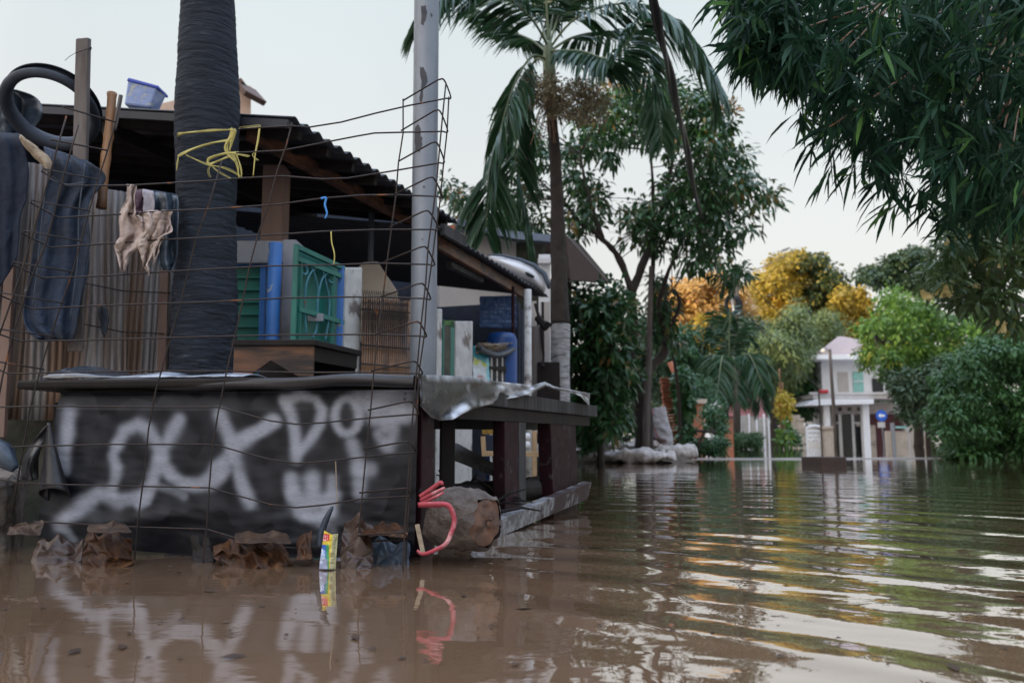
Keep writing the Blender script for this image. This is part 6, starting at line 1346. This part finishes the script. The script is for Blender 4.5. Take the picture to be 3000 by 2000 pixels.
# ---- unseen houses added behind and left of the camera to block the low sun ----
for k,(y0,y1,hgt,x_,lab) in enumerate(((-30,-6,9.2,-22,'unseen plain row house added behind the camera to shade the street'),(-5,20,9,-24,'unseen tall plain row house added left of the corrugated house to block the sun'),(21,44,9.5,-25,'unseen tall grey row house added far behind the corrugated roof to block the sun'),(45,72,9,-26,'unseen tall row house added at the far left end to block the sun'))):
    hw = thing('shade_house',lab,'house',(x_-4,(y0+y1)/2,0)); m = MB(); m.box((x_-4,(y0+y1)/2,hgt/2-.2),(8,y1-y0,hgt)); obj('wall', m, M['offwhite'], hw)
    m = MB(); m.prism([Vector((x_+.5,y0-.4,hgt-.3)),Vector((x_-8.5,y0-.4,hgt-.3)),Vector((x_-4,y0-.4,hgt+1.5))],(0,y1-y0+.8,0)); obj('roof', m, M['redroof'], hw)
    for j in range(3):
        for q in range(3):
            m = MB(); m.box((x_+.02,y0+4+q*(y1-y0-8)/2,2+j*2.7),(.1,1.6,1.5)); obj('window', m, M['glass'], hw)

r = random.Random(12); cs = []
for k in range(520):
    x = r.uniform(1560,3300); hgt = 1150+60*nz((x*.006,0,0),1,4)+25*nz((x*.03,0,0),1,9); cs.append(tuple(P(x,r.uniform(hgt,1305),r.uniform(104,116))))
B,D = clumps(cs,1.6,30,3,.2); g_ = leaves(B,D,np.full(len(B),.9),np.full(len(B),.5),np.random.default_rng(2).uniform(0,1,len(B)),'treeline',LM['dark'],None,.2,5); g_['kind'] = 'stuff'
# ================= WATER =================
ys = [-60,-30,-12,-6,-3,-1.5,-.6,0.,.4,.7]; y = .9
while y < 30: ys.append(y); y *= 1.0052 if y < 12 else 1.008
while y < 900: ys.append(y); y *= 1.12
ys = np.array(ys); NX = 420; u = np.linspace(-1,1,NX); u = np.sign(u)*np.abs(u)**1.15
wd = np.where(ys>0, np.maximum(ys,0)*.95+1.2, 1.2)+np.where((ys<.9)|(ys>28),40,0)
wd = np.abs(ys)*.95+1.2
X = u[None,:]*wd[:,None]; Y = np.repeat(ys[:,None],NX,1)
far = np.clip((np.abs(u)-.97)/.03,0,1); X = X+np.sign(u)[None,:]*(far**1)[None,:]*60
def vn(x,y,f,s):
    return (np.sin(x*f*1.0+s)*np.sin(y*f*1.3+s*2.1)+.6*np.sin(x*f*2.3+1.7*s+np.sin(y*f*1.1))*np.sin(y*f*1.9+s*.7)+.4*np.sin((x+y)*f*3.1+s*3))/2
cx_, cy_ = -1.1,.2
R = np.hypot(X-cx_,(Y-cy_)); wob_ = vn(X,Y,1.1,3.)*.14
ph = R+wob_
amp = np.clip((X+.25+.12*(Y-2))/.7,0,1); ampL = .16+.84*amp
fade = np.clip(1.25-Y/12,.12,1)*np.clip(Y/1.,0,1)
z = np.zeros_like(X)
for lam,a_,s_ in ((.46,.0034,0),(.31,.0017,1.3),(.62,.0028,2.2),(.17,.0005,.4)): z += a_*np.sin(2*np.pi*ph/lam+s_+1.3*vn(X,Y,.9,s_+1))*(.65+.5*vn(X,Y,1.6,s_+5))
z *= ampL*fade
z += .0013*vn(X,Y,7.,1.)*fade*(.35+.65*amp)+.0005*vn(X*.8,Y*1.4,17.,2.)*fade*amp
z += .0016*vn(X*.35,Y,2.4,4.)*np.clip(1.-Y/30,0,1)*(.2+.8*amp)
z += .0006*np.sin(Y*14+3*vn(X,Y,.5,1.))*np.clip(1-Y/26,0,1)*np.clip(Y/6,0,1)
edge = np.clip((.97-np.abs(u))/.05,0,1)[None,:]; z = z*edge
z[ys>28] = 0; z[ys<.9] = 0
V = np.stack([X,Y,z],-1).reshape(-1,3); nr = len(ys); idx = np.arange(nr*NX).reshape(nr,NX)
q = np.stack([idx[:-1,:-1],idx[:-1,1:],idx[1:,1:],idx[1:,:-1]],-1).reshape(-1,4)
me = bpy.data.meshes.new('water'); me.vertices.add(len(V)); me.vertices.foreach_set('co',V.astype(np.float32).ravel()); me.loops.add(q.size); me.loops.foreach_set('vertex_index',q.astype(np.int32).ravel())
me.polygons.add(len(q)); me.polygons.foreach_set('loop_start',(np.arange(len(q))*4).astype(np.int32)); me.update(calc_edges=True); me.polygons.foreach_set('use_smooth',[True]*len(q))
wt = bpy.data.objects.new('water',me); COL.objects.link(wt); wt['kind'] = 'structure'
wm_ = bpy.data.materials.new('flood_water'); wm_.use_nodes = True; nt = wm_.node_tree; N = nt.nodes; L = nt.links; bs = N['Principled BSDF']
bs.inputs['Roughness'].default_value = .015; bs.inputs['IOR'].default_value = 1.9; bs.inputs['Specular IOR Level'].default_value = .5; bs.inputs['Coat Weight'].default_value = 1.; bs.inputs['Coat IOR'].default_value = 1.7; bs.inputs['Coat Roughness'].default_value = .012
tc = N.new('ShaderNodeTexCoord'); n1 = N.new('ShaderNodeTexNoise'); n1.inputs['Scale'].default_value = .8; L.new(tc.outputs['Object'],n1.inputs['Vector'])
mx = N.new('ShaderNodeMix'); mx.data_type='RGBA'; mx.inputs[6].default_value = (.168,.102,.058,1); mx.inputs[7].default_value = (.15,.09,.055,1); L.new(n1.outputs[0],mx.inputs[0]); L.new(mx.outputs[2],bs.inputs['Base Color'])
mp = N.new('ShaderNodeMapping'); mp.inputs['Scale'].default_value=(1,2.2,1); L.new(tc.outputs['Object'],mp.inputs['Vector']); n2 = N.new('ShaderNodeTexNoise'); n2.inputs['Scale'].default_value = 5; n2.inputs['Detail'].default_value = 3; L.new(mp.outputs[0],n2.inputs['Vector'])
bp = N.new('ShaderNodeBump'); bp.inputs['Strength'].default_value = 1; bp.inputs['Distance'].default_value = .0009; L.new(n2.outputs[0],bp.inputs['Height']); L.new(bp.outputs[0],bs.inputs['Normal']); L.new(bp.outputs[0],bs.inputs['Coat Normal'])
me.materials.append(wm_)
m = MB(); m.grid([[Vector((-900,-300,-.9)),Vector((900,-300,-.9))],[Vector((-900,1500,-.9)),Vector((900,1500,-.9))]]); g = obj('ground', m, M['mud']); g['kind'] = 'structure'
m = MB(); m.grid([[Vector((-900,-300,-.012)),Vector((900,-300,-.012))],[Vector((-900,1500,-.012)),Vector((900,1500,-.012))]]); g = obj('water', m, wm_); g['kind'] = 'structure'

# ================= LIGHT, SKY, CAMERA =================
EL, AZ = math.radians(6.5), math.radians(244)      # sun low, from behind on the left (azimuth clockwise from +Y)
sdir = Vector((math.sin(AZ)*math.cos(EL), math.cos(AZ)*math.cos(EL), math.sin(EL)))
sl = bpy.data.lights.new('sun','SUN'); sl.energy = 3.2; sl.angle = math.radians(.6); sl.color = (1,.80,.55); so = bpy.data.objects.new('sun',sl); COL.objects.link(so); so.rotation_euler = (-sdir).to_track_quat('-Z','Y').to_euler(); so.location = (-30,-20,30)
w = bpy.data.worlds.new('World'); scene.world = w; w.use_nodes = True; nt = w.node_tree; N = nt.nodes; L = nt.links; bg = N['Background']
sk_ = N.new('ShaderNodeTexSky'); sk_.sky_type = 'NISHITA'; sk_.sun_disc = False; sk_.sun_elevation = EL; sk_.sun_rotation = AZ; sk_.air_density = 1.; sk_.dust_density = 2.
hz = N.new('ShaderNodeMix'); hz.data_type='RGBA'; hz.inputs[0].default_value = SKYMIX; hz.inputs[7].default_value = SKYCOL
L.new(sk_.outputs[0],hz.inputs[6])
tcw = N.new('ShaderNodeTexCoord'); sep = N.new('ShaderNodeSeparateXYZ'); L.new(tcw.outputs['Generated'],sep.inputs[0])
g0 = N.new('ShaderNodeMapRange'); g0.inputs[1].default_value = .08; g0.inputs[2].default_value = .48; L.new(sep.outputs[2],g0.inputs[0])
g1 = N.new('ShaderNodeMix'); g1.data_type = 'RGBA'; g1.inputs[6].default_value = (5.35,5.05,4.75,1); g1.inputs[7].default_value = (4.55,4.95,5.05,1); L.new(g0.outputs[0],g1.inputs[0]); cn_ = N.new('ShaderNodeTexNoise'); cn_.inputs['Scale'].default_value = 2.2; cn_.inputs['Detail'].default_value = 5; L.new(tcw.outputs['Generated'],cn_.inputs['Vector'])
cr_ = N.new('ShaderNodeMapRange'); cr_.inputs[1].default_value = .3; cr_.inputs[2].default_value = .7; cr_.inputs[3].default_value = .955; cr_.inputs[4].default_value = 1.045; L.new(cn_.outputs[0],cr_.inputs[0])
cm_ = N.new('ShaderNodeVectorMath'); cm_.operation = 'SCALE'; L.new(g1.outputs[2],cm_.inputs[0]); L.new(cr_.outputs[0],cm_.inputs['Scale']); L.new(cm_.outputs[0],hz.inputs[7])
mr = N.new('ShaderNodeMapRange'); mr.interpolation_type = 'SMOOTHSTEP'; mr.inputs[1].default_value = .5; mr.inputs[2].default_value = .95; mr.inputs[3].default_value = 0; mr.inputs[4].default_value = 1; L.new(sep.outputs[2],mr.inputs[0])
zx = N.new('ShaderNodeMix'); zx.data_type='RGBA'; zx.inputs[7].default_value = (13,16,22,1); L.new(mr.outputs[0],zx.inputs[0]); L.new(hz.outputs[2],zx.inputs[6])      # brighter cloud overhead
dt = N.new('ShaderNodeVectorMath'); dt.operation = 'DOT_PRODUCT'; dt.inputs[1].default_value = sdir; L.new(tcw.outputs['Generated'],dt.inputs[0])
mr2 = N.new('ShaderNodeMapRange'); mr2.interpolation_type = 'SMOOTHSTEP'; mr2.inputs[1].default_value = .1; mr2.inputs[2].default_value = 1.; mr2.inputs[4].default_value = 1; L.new(dt.outputs['Value'],mr2.inputs[0])
zy = N.new('ShaderNodeMix'); zy.data_type='RGBA'; zy.inputs[7].default_value = (13,12.2,11.4,1); L.new(mr2.outputs[0],zy.inputs[0]); L.new(zx.outputs[2],zy.inputs[6])   # dawn glow round the sun
L.new(zy.outputs[2],bg.inputs[0]); bg.inputs[1].default_value = .1
cam = bpy.data.cameras.new('camera'); cam.sensor_width = 36; cam.lens = F*36/3000; cam.clip_end = 3000; cam.clip_start = .05
co = bpy.data.objects.new('camera',cam); COL.objects.link(co); co.location = (0,0,CH); co.rotation_euler = (math.pi/2+PITCH,0,0); scene.camera = co
cam.dof.use_dof = True; cam.dof.focus_distance = 3.4; cam.dof.aperture_fstop = 2.8
scene.view_settings.view_transform = 'Standard'; scene.view_settings.look = 'None'; scene.view_settings.exposure = EXPO; scene.view_settings.gamma = 1
for o in bpy.data.objects:
    if '_o' in o: del o['_o']
